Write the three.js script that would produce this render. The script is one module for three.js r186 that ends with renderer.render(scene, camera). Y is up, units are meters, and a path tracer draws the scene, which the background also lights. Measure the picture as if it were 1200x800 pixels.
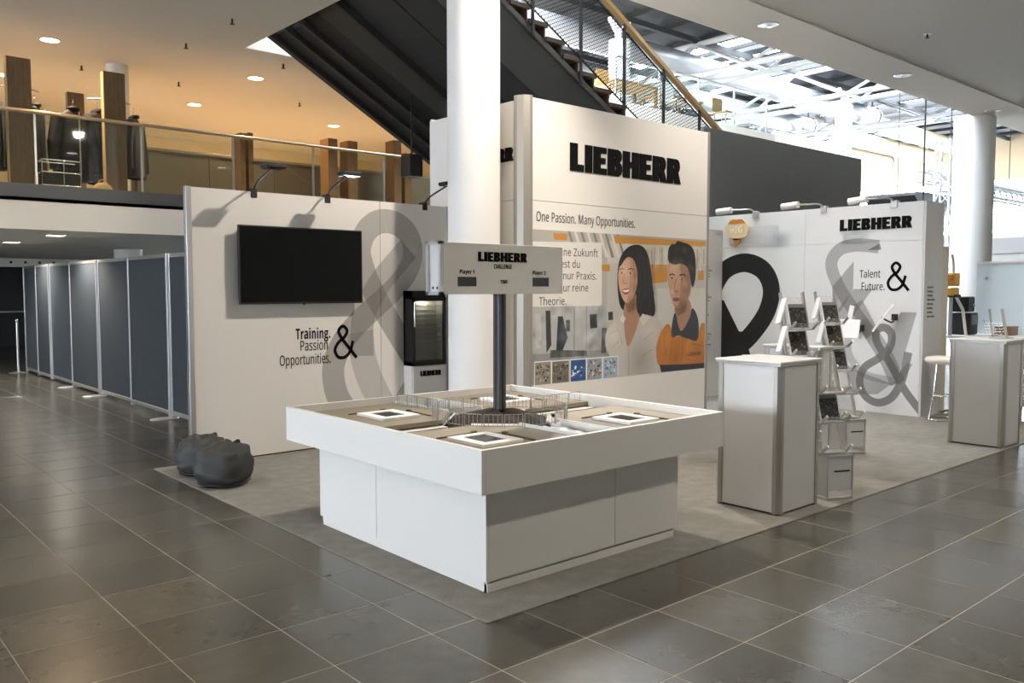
import * as THREE from 'three';
import { RoundedBoxGeometry } from 'three/addons/geometries/RoundedBoxGeometry.js';
import { mergeGeometries } from 'three/addons/utils/BufferGeometryUtils.js';
import { ImprovedNoise } from 'three/addons/math/ImprovedNoise.js';
import { FontLoader } from 'three/addons/loaders/FontLoader.js';
import { TextGeometry } from 'three/addons/geometries/TextGeometry.js';
import { RectAreaLightUniformsLib } from 'three/addons/lights/RectAreaLightUniformsLib.js';

// ---------- camera, sky, exposure ----------
RectAreaLightUniformsLib.init();
const scene = new THREE.Scene();
const camera = new THREE.PerspectiveCamera(43.73, 1.5, 0.05, 200);
camera.rotation.order = 'YXZ';
camera.position.set(0, 1.6, 0);
camera.rotation.set(THREE.MathUtils.degToRad(-3.55), THREE.MathUtils.degToRad(-41.2), 0);
scene.add(camera);
const SKY = 26.5, EXPOSURE = 1.0, WARM = 0xffdcb2, WHITE = 0xfff4e6;
const GALLERY_CD = 27, ROW_A = 120, ROW_B = 96, ROW_C = 44;
scene.background = new THREE.Color().setRGB(0.86, 0.95, 1.08);
scene.backgroundIntensity = SKY;
const renderer = new THREE.WebGLRenderer({ antialias: true });
renderer.toneMapping = THREE.LinearToneMapping;
renderer.toneMappingExposure = EXPOSURE;
renderer.shadowMap.enabled = true;

// ---------- helpers ----------
let seed = 7;
const rnd = () => { seed = (seed * 1664525 + 1013904223) % 4294967296; return seed / 4294967296; };
const rr = (a, b) => a + (b - a) * rnd();
const V = (x, y, z) => new THREE.Vector3(x, y, z);
const used = {};
function numbered(n) { const k = used[n] = (used[n] ?? -1) + 1; return k ? n + '_' + String(k).padStart(3, '0') : n; }
function thing(name, label, category, [x, y, z] = [0, 0, 0], group, turn = 0) {
  const o = new THREE.Group(); o.name = numbered(name); scene.add(o);
  o.position.set(x, y, z); o.rotation.y = turn;
  o.userData = { label, category };
  if (group) o.userData.group = group;
  return o;
}
function struct(name) { const o = new THREE.Group(); o.name = numbered(name); o.userData = { kind: 'structure' }; scene.add(o); return o; }
function cl(g) { g = g.index ? g.toNonIndexed() : g; for (const k of Object.keys(g.attributes)) if (!['position', 'normal', 'uv'].includes(k)) g.deleteAttribute(k); return g; }
function part(name, geos, mat, parent, label) {
  const g = Array.isArray(geos) ? (geos.length === 1 ? geos[0] : mergeGeometries(geos.map(cl))) : geos;
  const m = new THREE.Mesh(g, mat); m.name = parent === scene ? numbered(name) : name; m.castShadow = m.receiveShadow = true;
  if (label) m.userData.label = label;
  parent.add(m); return m;
}
// box from min corner to max corner
function bx(x0, y0, z0, x1, y1, z1, r = 0) {
  const w = Math.abs(x1 - x0), h = Math.abs(y1 - y0), d = Math.abs(z1 - z0);
  const g = r ? new RoundedBoxGeometry(w, h, d, 2, Math.min(r, w / 2.01, h / 2.01, d / 2.01)) : new THREE.BoxGeometry(w, h, d);
  g.translate((x0 + x1) / 2, (y0 + y1) / 2, (z0 + z1) / 2); return g;
}
function bar(a, b, r, n = 8, r2) {
  const d = b.clone().sub(a), L = d.length();
  const g = new THREE.CylinderGeometry(r2 ?? r, r, L, n); g.translate(0, L / 2, 0);
  g.applyQuaternion(new THREE.Quaternion().setFromUnitVectors(V(0, 1, 0), d.normalize())); g.translate(a.x, a.y, a.z); return g;
}
function flat(a, b, w, t) { // rectangular bar, t thick, w wide
  const d = b.clone().sub(a), L = d.length(), g = new THREE.BoxGeometry(w, L, t); g.translate(0, L / 2, 0);
  g.applyQuaternion(new THREE.Quaternion().setFromUnitVectors(V(0, 1, 0), d.normalize())); g.translate(a.x, a.y, a.z); return g;
}
const tube = (pts, r, n = 24, s = 7) => new THREE.TubeGeometry(new THREE.CatmullRomCurve3(pts), n, r, s, false);
function cyl(x, y0, z, r0, y1, r1 = r0, n = 32) { const g = new THREE.CylinderGeometry(r1, r0, y1 - y0, n); g.translate(x, (y0 + y1) / 2, z); return g; }
function lathe(pts, n = 28) { return new THREE.LatheGeometry(pts.map(p => new THREE.Vector2(p[0], p[1])), n); }
// extruded polygon drawn in x,y, thickness along z
function poly(pts, depth, bevel = 0) {
  const s = new THREE.Shape(pts.map(p => new THREE.Vector2(p[0], p[1])));
  return new THREE.ExtrudeGeometry(s, { depth, bevelEnabled: bevel > 0, bevelSize: bevel, bevelThickness: bevel, bevelSegments: 1, curveSegments: 8 });
}

// ---------- materials ----------
const noise = new ImprovedNoise();
function canvas(w, h, draw, srgb = true) {
  const c = document.createElement('canvas'); c.width = w; c.height = h; draw(c.getContext('2d'), w, h);
  const t = new THREE.CanvasTexture(c); if (srgb) t.colorSpace = THREE.SRGBColorSpace; t.anisotropy = 8; return t;
}
function noiseTex(n, f, srgb = true) { // f(u,v) -> [r,g,b] 0..255
  const d = new Uint8Array(n * n * 4);
  for (let y = 0; y < n; y++) for (let x = 0; x < n; x++) { const c = f(x / n, y / n), i = (y * n + x) * 4; for (let q = 0; q < 3; q++) d[i + q] = Math.max(0, Math.min(255, c[q])); d[i + 3] = 255; }
  const t = new THREE.DataTexture(d, n, n); t.wrapS = t.wrapT = THREE.RepeatWrapping; t.magFilter = THREE.LinearFilter; t.minFilter = THREE.LinearMipmapLinearFilter; t.generateMipmaps = true;
  if (srgb) t.colorSpace = THREE.SRGBColorSpace; t.needsUpdate = true; return t;
}
// seamless noise on a torus-like blend
function sn(u, v, f, z) { const a = (x, y) => noise.noise(x * f, y * f, z); return a(u, v) * (1 - u) * (1 - v) + a(u - 1, v) * u * (1 - v) + a(u, v - 1) * (1 - u) * v + a(u - 1, v - 1) * u * v; }
const std = (c, rough = 0.6, metal = 0, o = {}) => new THREE.MeshStandardMaterial({ color: c, roughness: rough, metalness: metal, ...o });
const stoneMap = noiseTex(512, (u, v) => { const n = 196 + 26 * sn(u, v, 4, 1) + 16 * sn(u, v, 12, 2) + 8 * sn(u, v, 30, 3); return [n, n, n - 3]; });
const stoneRough = noiseTex(256, (u, v) => { const n = 150 + 26 * sn(u, v, 4, 5); return [n, n, n]; }, false);
const carpetMap = noiseTex(512, (u, v) => { const n = 205 + 22 * sn(u, v, 6, 8) + rr(-48, 48); return [n, n, n]; });
const fabricMap = noiseTex(256, (u, v) => { const n = 215 + 12 * sn(u, v, 6, 9) + rr(-25, 25); return [n, n, n]; });
const woodMap = noiseTex(256, (u, v) => { const n = 205 + 36 * sn(u * 1, v * 0.12, 34, 4) + rr(-9, 9); return [n, n * 0.99, n * 0.96]; });
const STONES = [[0.150, 0.142, 0.118], [0.172, 0.164, 0.138], [0.124, 0.118, 0.100], [0.196, 0.184, 0.150], [0.158, 0.149, 0.122], [0.096, 0.095, 0.086], [0.180, 0.163, 0.124], [0.139, 0.136, 0.120]]
  .map(c => new THREE.MeshStandardMaterial({ color: new THREE.Color().setRGB(c[0] * 0.78, c[1] * 0.78, c[2] * 0.78), map: stoneMap, roughness: 0.42, roughnessMap: stoneRough }));
const M = {
  white: std(0xe6e3de, 0.45), panel: std(0xdcd8d2, 0.55), table: std(0xdad8d3, 0.42), alu: std(0xc3c3c2, 0.34, 0.85), chrome: std(0xdedede, 0.12, 1),
  silver: std(0xc6c5c3, 0.45, 0.15), silverPost: std(0xa5a29b, 0.35, 0.6), black: std(0x0b0b0b, 0.5), screen: new THREE.MeshPhysicalMaterial({ color: 0x030303, roughness: 0.25, specularIntensity: 0.35 }), dark: std(0x1a1a19, 0.6), darker: std(0x141413, 0.7), ink: new THREE.MeshPhysicalMaterial({ color: 0x050505, roughness: 0.8, specularIntensity: 0.3 }), wire: std(0x090909, 0.95), clear: new THREE.MeshPhysicalMaterial({ color: 0xffffff, roughness: 0, transmission: 1, thickness: 0, ior: 1.15 }),
  stair: std(0x1f1f1d, 0.62), stairSoffit: std(0x2a2a29, 0.6), tread: std(0x4e3a26, 0.55, 0, { map: woodMap }), wood: std(0xa07246, 0.5, 0, { map: woodMap }), oak: std(0x7d6447, 0.55, 0, { map: woodMap }), rail: std(0xbf9a62, 0.4, 0, { map: woodMap }),
  brass: std(0xb9a78a, 0.32, 0.7), ceil: std(0xd2c8b8, 0.85), ceilIn: std(0xb4ada0, 0.85), plaster: std(0xe2dccf, 0.85), warmWall: std(0xe0cba8, 0.85), column: std(0xe2dfda, 0.6),
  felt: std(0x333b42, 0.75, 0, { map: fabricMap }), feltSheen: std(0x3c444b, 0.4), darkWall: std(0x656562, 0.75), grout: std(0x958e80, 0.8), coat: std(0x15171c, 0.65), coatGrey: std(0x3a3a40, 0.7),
  bag: std(0x3a3b39, 0.62, 0, { map: fabricMap, bumpMap: fabricMap, bumpScale: 0.0006 }), tan: std(0xb89a6c, 0.7), brushed: std(0x938a7a, 0.38, 0.75), roof: std(0x3c3d3e, 0.8), duct: std(0xc4c7c9, 0.4, 0.5), fabricTan: std(0xd9c6a4, 0.8), steelWhite: std(0xe2e4e6, 0.5),
  yellow: std(0xd9a03a, 0.5), orange: std(0xc07a2c, 0.6), frame: std(0x0a0a0a, 0.5), soil: std(0x2d241c, 0.95, 0, { map: fabricMap }), tray: std(0x857c6c, 0.6), paper: std(0xf2f1ee, 0.5), glassDark: std(0x1d1d1d, 0.1),
  carpet: new THREE.MeshStandardMaterial({ color: 0x9c988f, map: carpetMap, roughness: 0.95, bumpMap: carpetMap, bumpScale: 0.0015 }),
  glass: new THREE.MeshPhysicalMaterial({ color: 0xf2f7f4, roughness: 0.02, transmission: 1, thickness: 0 }),
  frosted: new THREE.MeshPhysicalMaterial({ color: 0xf2fafc, roughness: 0.45, transmission: 0.45, thickness: 0 }),
  acrylic: new THREE.MeshPhysicalMaterial({ color: 0xffffff, roughness: 0.04, transmission: 0.92, thickness: 0 }),
  lampOn: std(0xffffff, 0.5, 0, { emissive: WARM, emissiveIntensity: 9 }), lampHall: std(0xffffff, 0.5, 0, { emissive: WHITE, emissiveIntensity: 8 }), lampOff: std(0xe8e4dc, 0.3),
};
[stoneMap, stoneRough].forEach(t => t.repeat.set(1, 1));
carpetMap.repeat.set(1.6, 1.6); fabricMap.repeat.set(3, 3);
function uvBox(g, s = 1) { // box mapping in metres
  g = g.index ? g.toNonIndexed() : g; const p = g.attributes.position, n = g.attributes.normal, uv = new Float32Array(p.count * 2);
  for (let i = 0; i < p.count; i++) { const ax = Math.abs(n.getX(i)), ay = Math.abs(n.getY(i)), az = Math.abs(n.getZ(i)); const [a, b] = ay > ax && ay > az ? [p.getX(i), p.getZ(i)] : ax > az ? [p.getZ(i), p.getY(i)] : [p.getX(i), p.getY(i)]; uv[2 * i] = a * s; uv[2 * i + 1] = b * s; }
  g.setAttribute('uv', new THREE.BufferAttribute(uv, 2)); return g;
}

// ---------- lettering ----------
const fonts = {};
for (const [k, f] of [['reg', 'sans_regular'], ['bold', 'sans_bold']]) fonts[k] = await new FontLoader().loadAsync('fonts/droid/droid_' + f + '.typeface.json');
// text lying in the local x,y plane, h = cap height
function text(str, h, font = 'reg', squeeze = 0.8, align = 'left', depth = 0.002) {
  const g = new TextGeometry(str, { font: fonts[font], size: h * 1.0, depth, curveSegments: 4 });
  g.scale(squeeze, 1, 1); g.computeBoundingBox(); const b = g.boundingBox;
  g.translate(align === 'right' ? -b.max.x : align === 'center' ? -(b.max.x + b.min.x) / 2 : -b.min.x, 0, 0); return g;
}
// heavy slab capitals of the maker's word mark, drawn in a 1 high cell
function wordMark(height, width, depth = 0.006) {
  const R = (x0, y0, x1, y1) => { const s = new THREE.Shape(); s.moveTo(x0, y0); s.lineTo(x1, y0); s.lineTo(x1, y1); s.lineTo(x0, y1); s.closePath(); return s; };
  const S = pts => new THREE.Shape(pts.map(p => new THREE.Vector2(...p)));
  const hole = (s, pts) => { s.holes.push(new THREE.Path(pts.map(p => new THREE.Vector2(...p)))); return s; };
  const L = () => [0.74, S([[0, 0], [0.74, 0], [0.74, 0.25], [0.4, 0.25], [0.4, 1], [0, 1]])];
  const I = () => [0.4, R(0, 0, 0.4, 1)];
  const Ee = () => [0.76, S([[0, 0], [0.76, 0], [0.76, 0.22], [0.4, 0.22], [0.4, 0.4], [0.68, 0.4], [0.68, 0.61], [0.4, 0.61], [0.4, 0.78], [0.74, 0.78], [0.74, 1], [0, 1]])];
  const B = () => [0.84, hole(hole(S([[0, 0], [0.62, 0], [0.77, 0.07], [0.84, 0.2], [0.84, 0.34], [0.77, 0.47], [0.69, 0.52], [0.76, 0.58], [0.81, 0.68], [0.81, 0.82], [0.74, 0.94], [0.6, 1], [0, 1]]), [[0.4, 0.2], [0.4, 0.42], [0.46, 0.4], [0.49, 0.31], [0.46, 0.22]]), [[0.4, 0.62], [0.4, 0.8], [0.44, 0.79], [0.47, 0.71], [0.44, 0.63]])];
  const H = () => [0.95, S([[0, 0], [0.4, 0], [0.4, 0.39], [0.55, 0.39], [0.55, 0], [0.95, 0], [0.95, 1], [0.55, 1], [0.55, 0.62], [0.4, 0.62], [0.4, 1], [0, 1]])];
  const Rr = () => [0.88, hole(S([[0, 0], [0.4, 0], [0.4, 0.38], [0.52, 0], [0.92, 0], [0.74, 0.46], [0.82, 0.56], [0.85, 0.7], [0.82, 0.86], [0.73, 0.97], [0.6, 1], [0, 1]]), [[0.4, 0.58], [0.4, 0.8], [0.45, 0.79], [0.48, 0.69], [0.45, 0.59]])];
  const gs = []; let x = 0;
  for (const f of [L, I, Ee, B, H, Ee, Rr, Rr]) { const [w, s] = f(); const g = new THREE.ExtrudeGeometry(s, { depth, bevelEnabled: false }); g.translate(x, 0, 0); gs.push(g); x += w + 0.07; }
  const k = width / (x - 0.07);
  return gs.map(g => { g.scale(k, height, 1); return g; });
}
// a flat ribbon along a centre line in x,y (round ampersands): width w
function ribbon(pts, w, depth = 0.002, n = 90) {
  const c = new THREE.CatmullRomCurve3(pts.map(p => V(p[0], p[1], 0)), false, 'centripetal'), L = [], Rt = [];
  for (let i = 0; i <= n; i++) { const p = c.getPoint(i / n), t = c.getTangent(i / n); L.push([p.x - t.y * w / 2, p.y + t.x * w / 2]); Rt.push([p.x + t.y * w / 2, p.y - t.x * w / 2]); }
  const pos = [];
  const q = (a, b, d, e, z) => pos.push(a[0], a[1], z, b[0], b[1], z, d[0], d[1], z, a[0], a[1], z, d[0], d[1], z, e[0], e[1], z);
  for (let i = 0; i < n; i++) q(Rt[i], Rt[i + 1], L[i + 1], L[i], depth);
  const g = new THREE.BufferGeometry(); g.setAttribute('position', new THREE.Float32BufferAttribute(pos, 3)); g.setAttribute('uv', new THREE.Float32BufferAttribute(new Float32Array(pos.length / 3 * 2), 2)); g.computeVertexNormals(); return g;
}
// small ampersand, 1 high, left edge at 0
const AMP = [[0.92, 0.0], [0.62, 0.32], [0.3, 0.66], [0.22, 0.84], [0.38, 0.97], [0.55, 0.84], [0.46, 0.66], [0.2, 0.48], [0.07, 0.26], [0.2, 0.05], [0.45, 0.04], [0.66, 0.2], [0.78, 0.52]];
const ampersand = (h, w) => ribbon(AMP.map(p => [p[0] * h * 0.86, p[1] * h]), w, 0.002, 80);
// ampersand as a stroke on a canvas; pts in pixels
function strokeCurve(ctx, pts, w, style, cap = 'butt') {
  const c = new THREE.CatmullRomCurve3(pts.map(p => V(p[0], p[1], 0)), false, 'centripetal');
  ctx.strokeStyle = style; ctx.lineWidth = w; ctx.lineCap = cap; ctx.lineJoin = 'round'; ctx.beginPath();
  for (let i = 0; i <= 120; i++) { const p = c.getPoint(i / 120); i ? ctx.lineTo(p.x, p.y) : ctx.moveTo(p.x, p.y); } ctx.stroke();
}

// ---------- shell of the hall ----------
const HC = 5.2;
{ // ground
  const f = struct('floor'), pitch = 0.5065, gap = 0.0045, s = pitch - gap;
  part('screed', bx(-10, -0.3, -36, 48, -0.0013, 10), M.grout, f);
  const variants = [];
  for (let k = 0; k < 6; k++) {
    const b = 0.0016, g = poly([[-s / 2 + b, -s / 2 + b], [s / 2 - b, -s / 2 + b], [s / 2 - b, s / 2 - b], [-s / 2 + b, s / 2 - b]], 0.006, b).rotateX(-Math.PI / 2).translate(0, -0.006 - b, 0);
    const p = g.attributes.position, uv = g.attributes.uv, ox = rnd(), oy = rnd(), fl = k % 2;
    for (let i = 0; i < p.count; i++) uv.setXY(i, ox + (fl ? p.getX(i) : p.getZ(i)) * 0.9, oy + (fl ? p.getZ(i) : p.getX(i)) * 0.9);
    variants.push(g);
  }
  const list = [], x0 = 1.25 - 12 * pitch, z0 = -3.66 - 34 * pitch, v = V(0, 0, 0);
  camera.updateMatrixWorld(); camera.updateProjectionMatrix();
  for (let i = 0; i < 42; i++) for (let j = 0; j < 45; j++) {
    const x = x0 + (i + 0.5) * pitch, z = z0 + (j + 0.5) * pitch;
    if (x > 2.9 && x < 10.6 && z > -7.5 && z < -3.4) continue;
    v.set(x, 0, z).project(camera); const inView = v.z < 1 && Math.abs(v.x) < 1.12 && v.y > -1.2;
    list.push({ x, z, d: inView ? Math.hypot(x, z) : 1e3 + Math.hypot(x, z) });
  }
  list.sort((a, b) => a.d - b.d);
  const bulk = STONES.map(() => []);
  list.forEach((t, k) => {
    const g = variants[Math.floor(rnd() * 6)], mi = Math.floor(rnd() * rnd() * 1.15 * STONES.length) % STONES.length;
    if (k < 300) { const m = part('tile', g, STONES[mi], f); m.position.set(t.x, 0, t.z); }
    else bulk[mi].push(cl(g.clone()).translate(t.x, 0, t.z));
  });
  bulk.forEach((b, i) => { if (b.length) part('far_tiles', b, STONES[i], f).userData.kind = 'stuff'; });
  const X1 = x0 + 42 * pitch, Z1 = z0 + 45 * pitch, fm = STONES[0];
  for (const b of [[-10, z0, x0, Z1], [X1, z0, 48, Z1], [-10, -36, 48, z0], [-10, Z1, 48, 10]]) part('outer_floor', uvBox(bx(b[0], -0.01, b[1], b[2], -0.0005, b[3])), fm, f);
}
{ // ceilings: hall slab with its flush border, slab over the gallery, upper floor
  const c = struct('ceiling');
  part('slab', bx(-10, HC + 0.03, -7.2, 48, HC + 0.4, 10), M.ceil, c);
  part('edge_band', bx(5.55, HC, -7.2, 48, HC + 0.03, -6.25), M.ceil, c);
  part('edge_fascia', [bx(5.55, HC, -7.22, 48, HC + 0.45, -7.2)], M.plaster, c);
  part('perforated_panel', bx(-10, HC + 0.02, -6.25, 48, HC + 0.03, 10), M.ceilIn, c);
  const g = struct('ceiling'); part('slab', bx(-10, HC, -36, 5.55, HC + 0.4, -7.2), M.ceil, g);
  const u = struct('upper_floor'); part('slab', bx(5.55, HC, -36, 20, HC + 0.4, -12.45), M.ceil, u);
  const e = struct('trim'); part('opening_upstand', bx(5.55, HC, -12.45, 20, HC + 0.42, -12.4), M.plaster, e);
  const e2 = struct('trim'); part('opening_upstand', bx(5.5, HC + 0.4, -12.4, 5.55, HC + 1.4, -7.2), M.plaster, e2);
}
{ // outer walls with their glazed openings
  const w = struct('wall_west');
  part('sill_wall', bx(-10.3, 0, -36, -10, 1.0, 10), M.plaster, w); part('head_wall', bx(-10.3, 3.3, -36, -10, 9.4, 10), M.plaster, w);
  part('pier', [bx(-10.3, 1, -36, -10, 3.3, -12), bx(-10.3, 1, -2.9, -10, 3.3, 10)], M.plaster, w);
  for (let k = 0; k < 6; k++) part('mullion', bx(-10.25, 1, -12 + k * 1.82, -10.1, 3.3, -11.92 + k * 1.82), M.alu, w);
  const s = struct('wall_south'); part('wall_face', bx(-10.3, 0, 10, 48.3, 9.4, 10.3), M.plaster, s);
  const e = struct('wall_east');
  part('upper_wall', bx(48, 7.2, -36, 48.3, 9.4, 10), M.warmWall, e); part('sill_wall', bx(48, 0, -36, 48.3, 0.6, 10), M.plaster, e);
  part('pier', bx(48, 0.6, -5, 48.3, 7.2, 10), M.plaster, e);
  for (let k = 0; k < 13; k++) part('mullion', bx(48.05, 0.6, -36 + k * 2.6, 48.2, 7.2, -35.85 + k * 2.6), M.steelWhite, e);
  for (let k = 0; k < 3; k++) part('transom', bx(48.05, 2.2 + k * 1.6, -36, 48.2, 2.3 + k * 1.6, -5), M.steelWhite, e);
  const n = struct('wall_north');
  part('lower_wall', bx(-10.3, 0, -36.3, 20, 9.4, -36), M.plaster, n); part('upper_wall', bx(20, 8.6, -36.3, 48.3, 9.4, -36), M.plaster, n);
  for (let k = 0; k < 12; k++) part('mullion', bx(20 + k * 2.4, 0, -36.2, 20.12 + k * 2.4, 8.6, -36.05), M.steelWhite, n);
}
{ // roof over the tall hall: dark deck with glazed strips, white trusses on columns
  const r = struct('roof'), RY = 9.4;
  const strips = [[6.2, 9.6], [10.4, 15.4], [23.2, 24.6], [25.2, 26.4], [27.0, 28.2], [34.2, 35.4], [36.2, 37.4], [38.2, 39.2]];
  let x = -10.3; for (const [a, b] of strips) { part('deck', bx(x, RY, -36, a, RY + 0.25, -7.2), M.roof, r); x = b; } part('deck', bx(x, RY, -36, 48.3, RY + 0.25, -7.2), M.roof, r);
  part('low_roof', bx(-10.3, RY, -7.2, 48.3, RY + 0.25, 10.3), M.roof, r);
  for (let k = 0; k < 26; k++) part('roof_rib', bx(5.6 + k * 1.65, RY - 0.12, -36, 5.68 + k * 1.65, RY, -7.2), M.roof, r);
  for (let k = 0; k < 8; k++) part('purlin', bx(5.6, RY - 0.28, -34.4 + k * 3.6, 48, RY - 0.12, -34.28 + k * 3.6), M.roof, r);
}
function truss(x, label) {
  const t = thing('roof_truss', label, 'truss', [x, 0, 0], 'white lattice trusses under the hall roof');
  const y0 = 8.0, y1 = 9.1;
  for (const s of [-0.55, 0.55]) part('bottom_chord', bar(V(s, y0, -34), V(s, y0, -7.6), 0.085, 10), M.steelWhite, t);
  part('top_chord', bar(V(0, y1, -34), V(0, y1, -7.6), 0.085, 10), M.steelWhite, t);
  for (let k = 0; k < 6; k++) { const z = -34 + k * 4.4; for (const s of [-0.55, 0.55]) { part('web', bar(V(0, y1, z), V(s, y0, z + 2.2), 0.055, 6), M.steelWhite, t); part('web', bar(V(s, y0, z + 2.2), V(0, y1, z + 4.4), 0.055, 6), M.steelWhite, t); } part('cross_bar', bar(V(-0.55, y0, z + 2.2), V(0.55, y0, z + 2.2), 0.04, 6), M.steelWhite, t); }
}
truss(21.9, 'white steel lattice truss just beside the hall ceiling edge, behind the wire guarded stair');
truss(27.6, 'white steel lattice truss over the slim column that rises behind the dark grey wall');
truss(33.4, 'white steel lattice truss above the tan rolled blinds, beyond the slim column');
for (const [x, l] of [[16.25, 'slim white column with bracket head seen through the stair wire mesh'], [27.55, 'slim white column with bracket head rising behind the dark grey wall'], [38.9, 'slim white column with bracket head farthest along the roof trusses']]) {
  const t = thing('hall_column', l, 'column', [x, 0, -14.5]);
  part('shaft', cyl(0, x < 20 ? 5.605 : 0, 0, 0.27, 7.75, 0.27, 28), M.steelWhite, t);
  part('neck', cyl(0, 7.75, 0, 0.12, 8.0), M.alu, t);
  for (const s of [-1, 1]) part('bracket', poly([[0, 0], [0.1, 0], [0.38, 0.3], [0.36, 0.38], [0, 0.14]].map(p => [p[0] * s, p[1]]), 0.08, 0.005).translate(0, 7.9, -0.04), M.steelWhite, t);
}
for (const [z, x0, x1, y, m, l] of [[-16.6, 14.5, 34, 8.5, 'duct', 'ribbed silver ventilation duct running below the roof, nearest the slim column'], [-19.4, 14.5, 34, 8.5, 'duct', 'ribbed silver ventilation duct behind the one beside the slim column'], [-17.3, 35.2, 46, 8.5, 'fabricTan', 'tan rolled blind below the roof, nearest the ceiling edge'], [-19.4, 35, 46, 8.45, 'fabricTan', 'tan rolled blind below the roof, middle of three'], [-21.6, 34.8, 46, 8.4, 'fabricTan', 'tan rolled blind below the roof, closest to the dark grey wall top']]) {
  const t = thing(m === 'duct' ? 'ventilation_duct' : 'rolled_blind', l, m === 'duct' ? 'duct' : 'blind', [x0, y, z]);
  part(m === 'duct' ? 'pipe' : 'fabric_roll', bar(V(0, 0, 0), V(x1 - x0, 0, 0), 0.36, 24), M[m], t);
  for (const s of [0.2, x1 - x0 - 0.2]) part('hanger', [bar(V(s, 0.3, 0), V(s, 9.41 - y, 0), 0.03, 6), new THREE.TorusGeometry(0.375, 0.02, 6, 24).rotateY(Math.PI / 2).translate(s, 0, 0)], M.dark, t);
}

// ---------- lamps ----------
function downlight(x, y, z, on, label, group, spot) {
  const t = thing('downlight', label, 'ceiling lamp', [x, y, z], group);
  part('trim_ring', new THREE.TorusGeometry(0.13, 0.014, 8, 32).rotateX(Math.PI / 2), M.alu, t);
  part('diffuser', cyl(0, -0.012, 0, 0.125, 0.0, 0.125, 28), on === 'warm' ? M.lampOn : on === 'white' ? M.lampHall : M.lampOff, t);
  if (on) {
    const [cd, ang, pen, aim] = spot, s = new THREE.SpotLight(on === 'warm' ? WARM : WHITE, cd, 0, ang, pen, 2);
    s.position.set(0, -0.03, 0); s.target.position.set(aim ? aim[0] - x : 0, aim ? aim[1] - y : -3, aim ? aim[2] - z : 0); s.castShadow = true; s.shadow.radius = 5; t.add(s, s.target);
  } else { const g = [new THREE.CylinderGeometry(0.035, 0.035, 0.02, 16).translate(0.03, -0.02, 0)]; part('bulb', g, M.chrome, t); }
  return t;
}
const G = 'warm round downlights in the gallery ceiling';
for (const [x, z, l] of [[3.24, -13.86, 'round warm downlight over the first tall coat board'], [3.19, -16.6, 'round warm downlight half hidden behind the first tall coat board'], [6.45, -14.03, 'round warm downlight just below the bright ceiling opening'], [6.45, -16.8, 'round warm downlight to the upper right of the second coat board'], [9.6, -16.95, 'round warm downlight beside the dark stair underside'], [9.53, -19.6, 'round warm downlight low behind the paired wooden posts'], [3.3, -11.2, 'round warm downlight at the top edge above the coat boards'], [12.7, -14, 'round warm downlight hidden past the dark stair underside']])
  downlight(x, HC, z, 'warm', l, G, [z > -12 ? GALLERY_CD * 0.35 : GALLERY_CD, 1.35, 0.5]);
const HL = 'round downlights in the hall ceiling';
for (const [x, z, l] of [[10.45, -6.62, 'unlit round downlight in the ceiling border, nearest the stair'], [14.6, -6.65, 'unlit round downlight in the middle of the ceiling border'], [18.85, -6.75, 'unlit round downlight in the ceiling border close to the thick white column']]) downlight(x, HC, z, null, l, HL);
for (const [x, z, l, cd, aim] of [[6.7, -6.62, 'lit adjustable downlight in the ceiling border right above the tower side', ROW_A, [4.6, 0, -1.0]], [3.3, -6.62, 'lit adjustable downlight in line with the ceiling border above the television wall', ROW_A, [4.0, 0, -1.0]], [5.6, -4.4, 'lit adjustable downlight above the back corner of the game table', ROW_B * 0.92, [4.0, 1.0, -7.63]], [8.9, -4.4, 'lit adjustable downlight above the poster side of the tower', ROW_B * 0.55, [8.6, 0.9, -6.42]], [2.1, -1.0, 'lit round downlight behind the viewer over the stone floor', ROW_C * 0.4], [6.3, -1.0, 'lit round downlight over the stone floor in front of the game table', ROW_C], [10.4, -1.0, 'lit round downlight over the stone floor in front of the far counter', ROW_C], [-1.6, -4.4, 'lit round downlight left of the view over the stone floor', 26], [0.6, -9.2, 'lit round downlight over the aisle beside the partition screens', ROW_C * 0.3]])
  downlight(x, HC + (z > -6.2 ? 0.018 : -0.001), z, 'white', l, HL, aim ? [cd, cd === ROW_A ? 0.55 : 0.86, cd === ROW_A ? 0.8 : 0.5, aim] : [cd, 1.12, 0.4]);
for (const [x, z, l] of [[3.18, -16.6, 'bright downlight under the gallery, farther of the two'], [3.27, -14.05, 'bright downlight under the gallery, nearer of the two']]) downlight(x, 2.395, z, 'white', l, 'downlights under the gallery', [30, 1.35, 0.5]);
for (const [x, y, l] of [[1087, 41, 'small dark sprinkler head on the perforated ceiling panel']]) {
  const t = thing('sprinkler', l, 'sprinkler', [12.58, HC + 0.02, -5.4]);
  part('stem', cyl(0, -0.05, 0, 0.012, 0, 0.012, 10), M.dark, t); part('deflector', cyl(0, -0.062, 0, 0.035, -0.05, 0.02, 14), M.dark, t); part('rose', cyl(0, -0.008, 0, 0.05, 0, 0.05, 18), M.alu, t);
}
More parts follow.
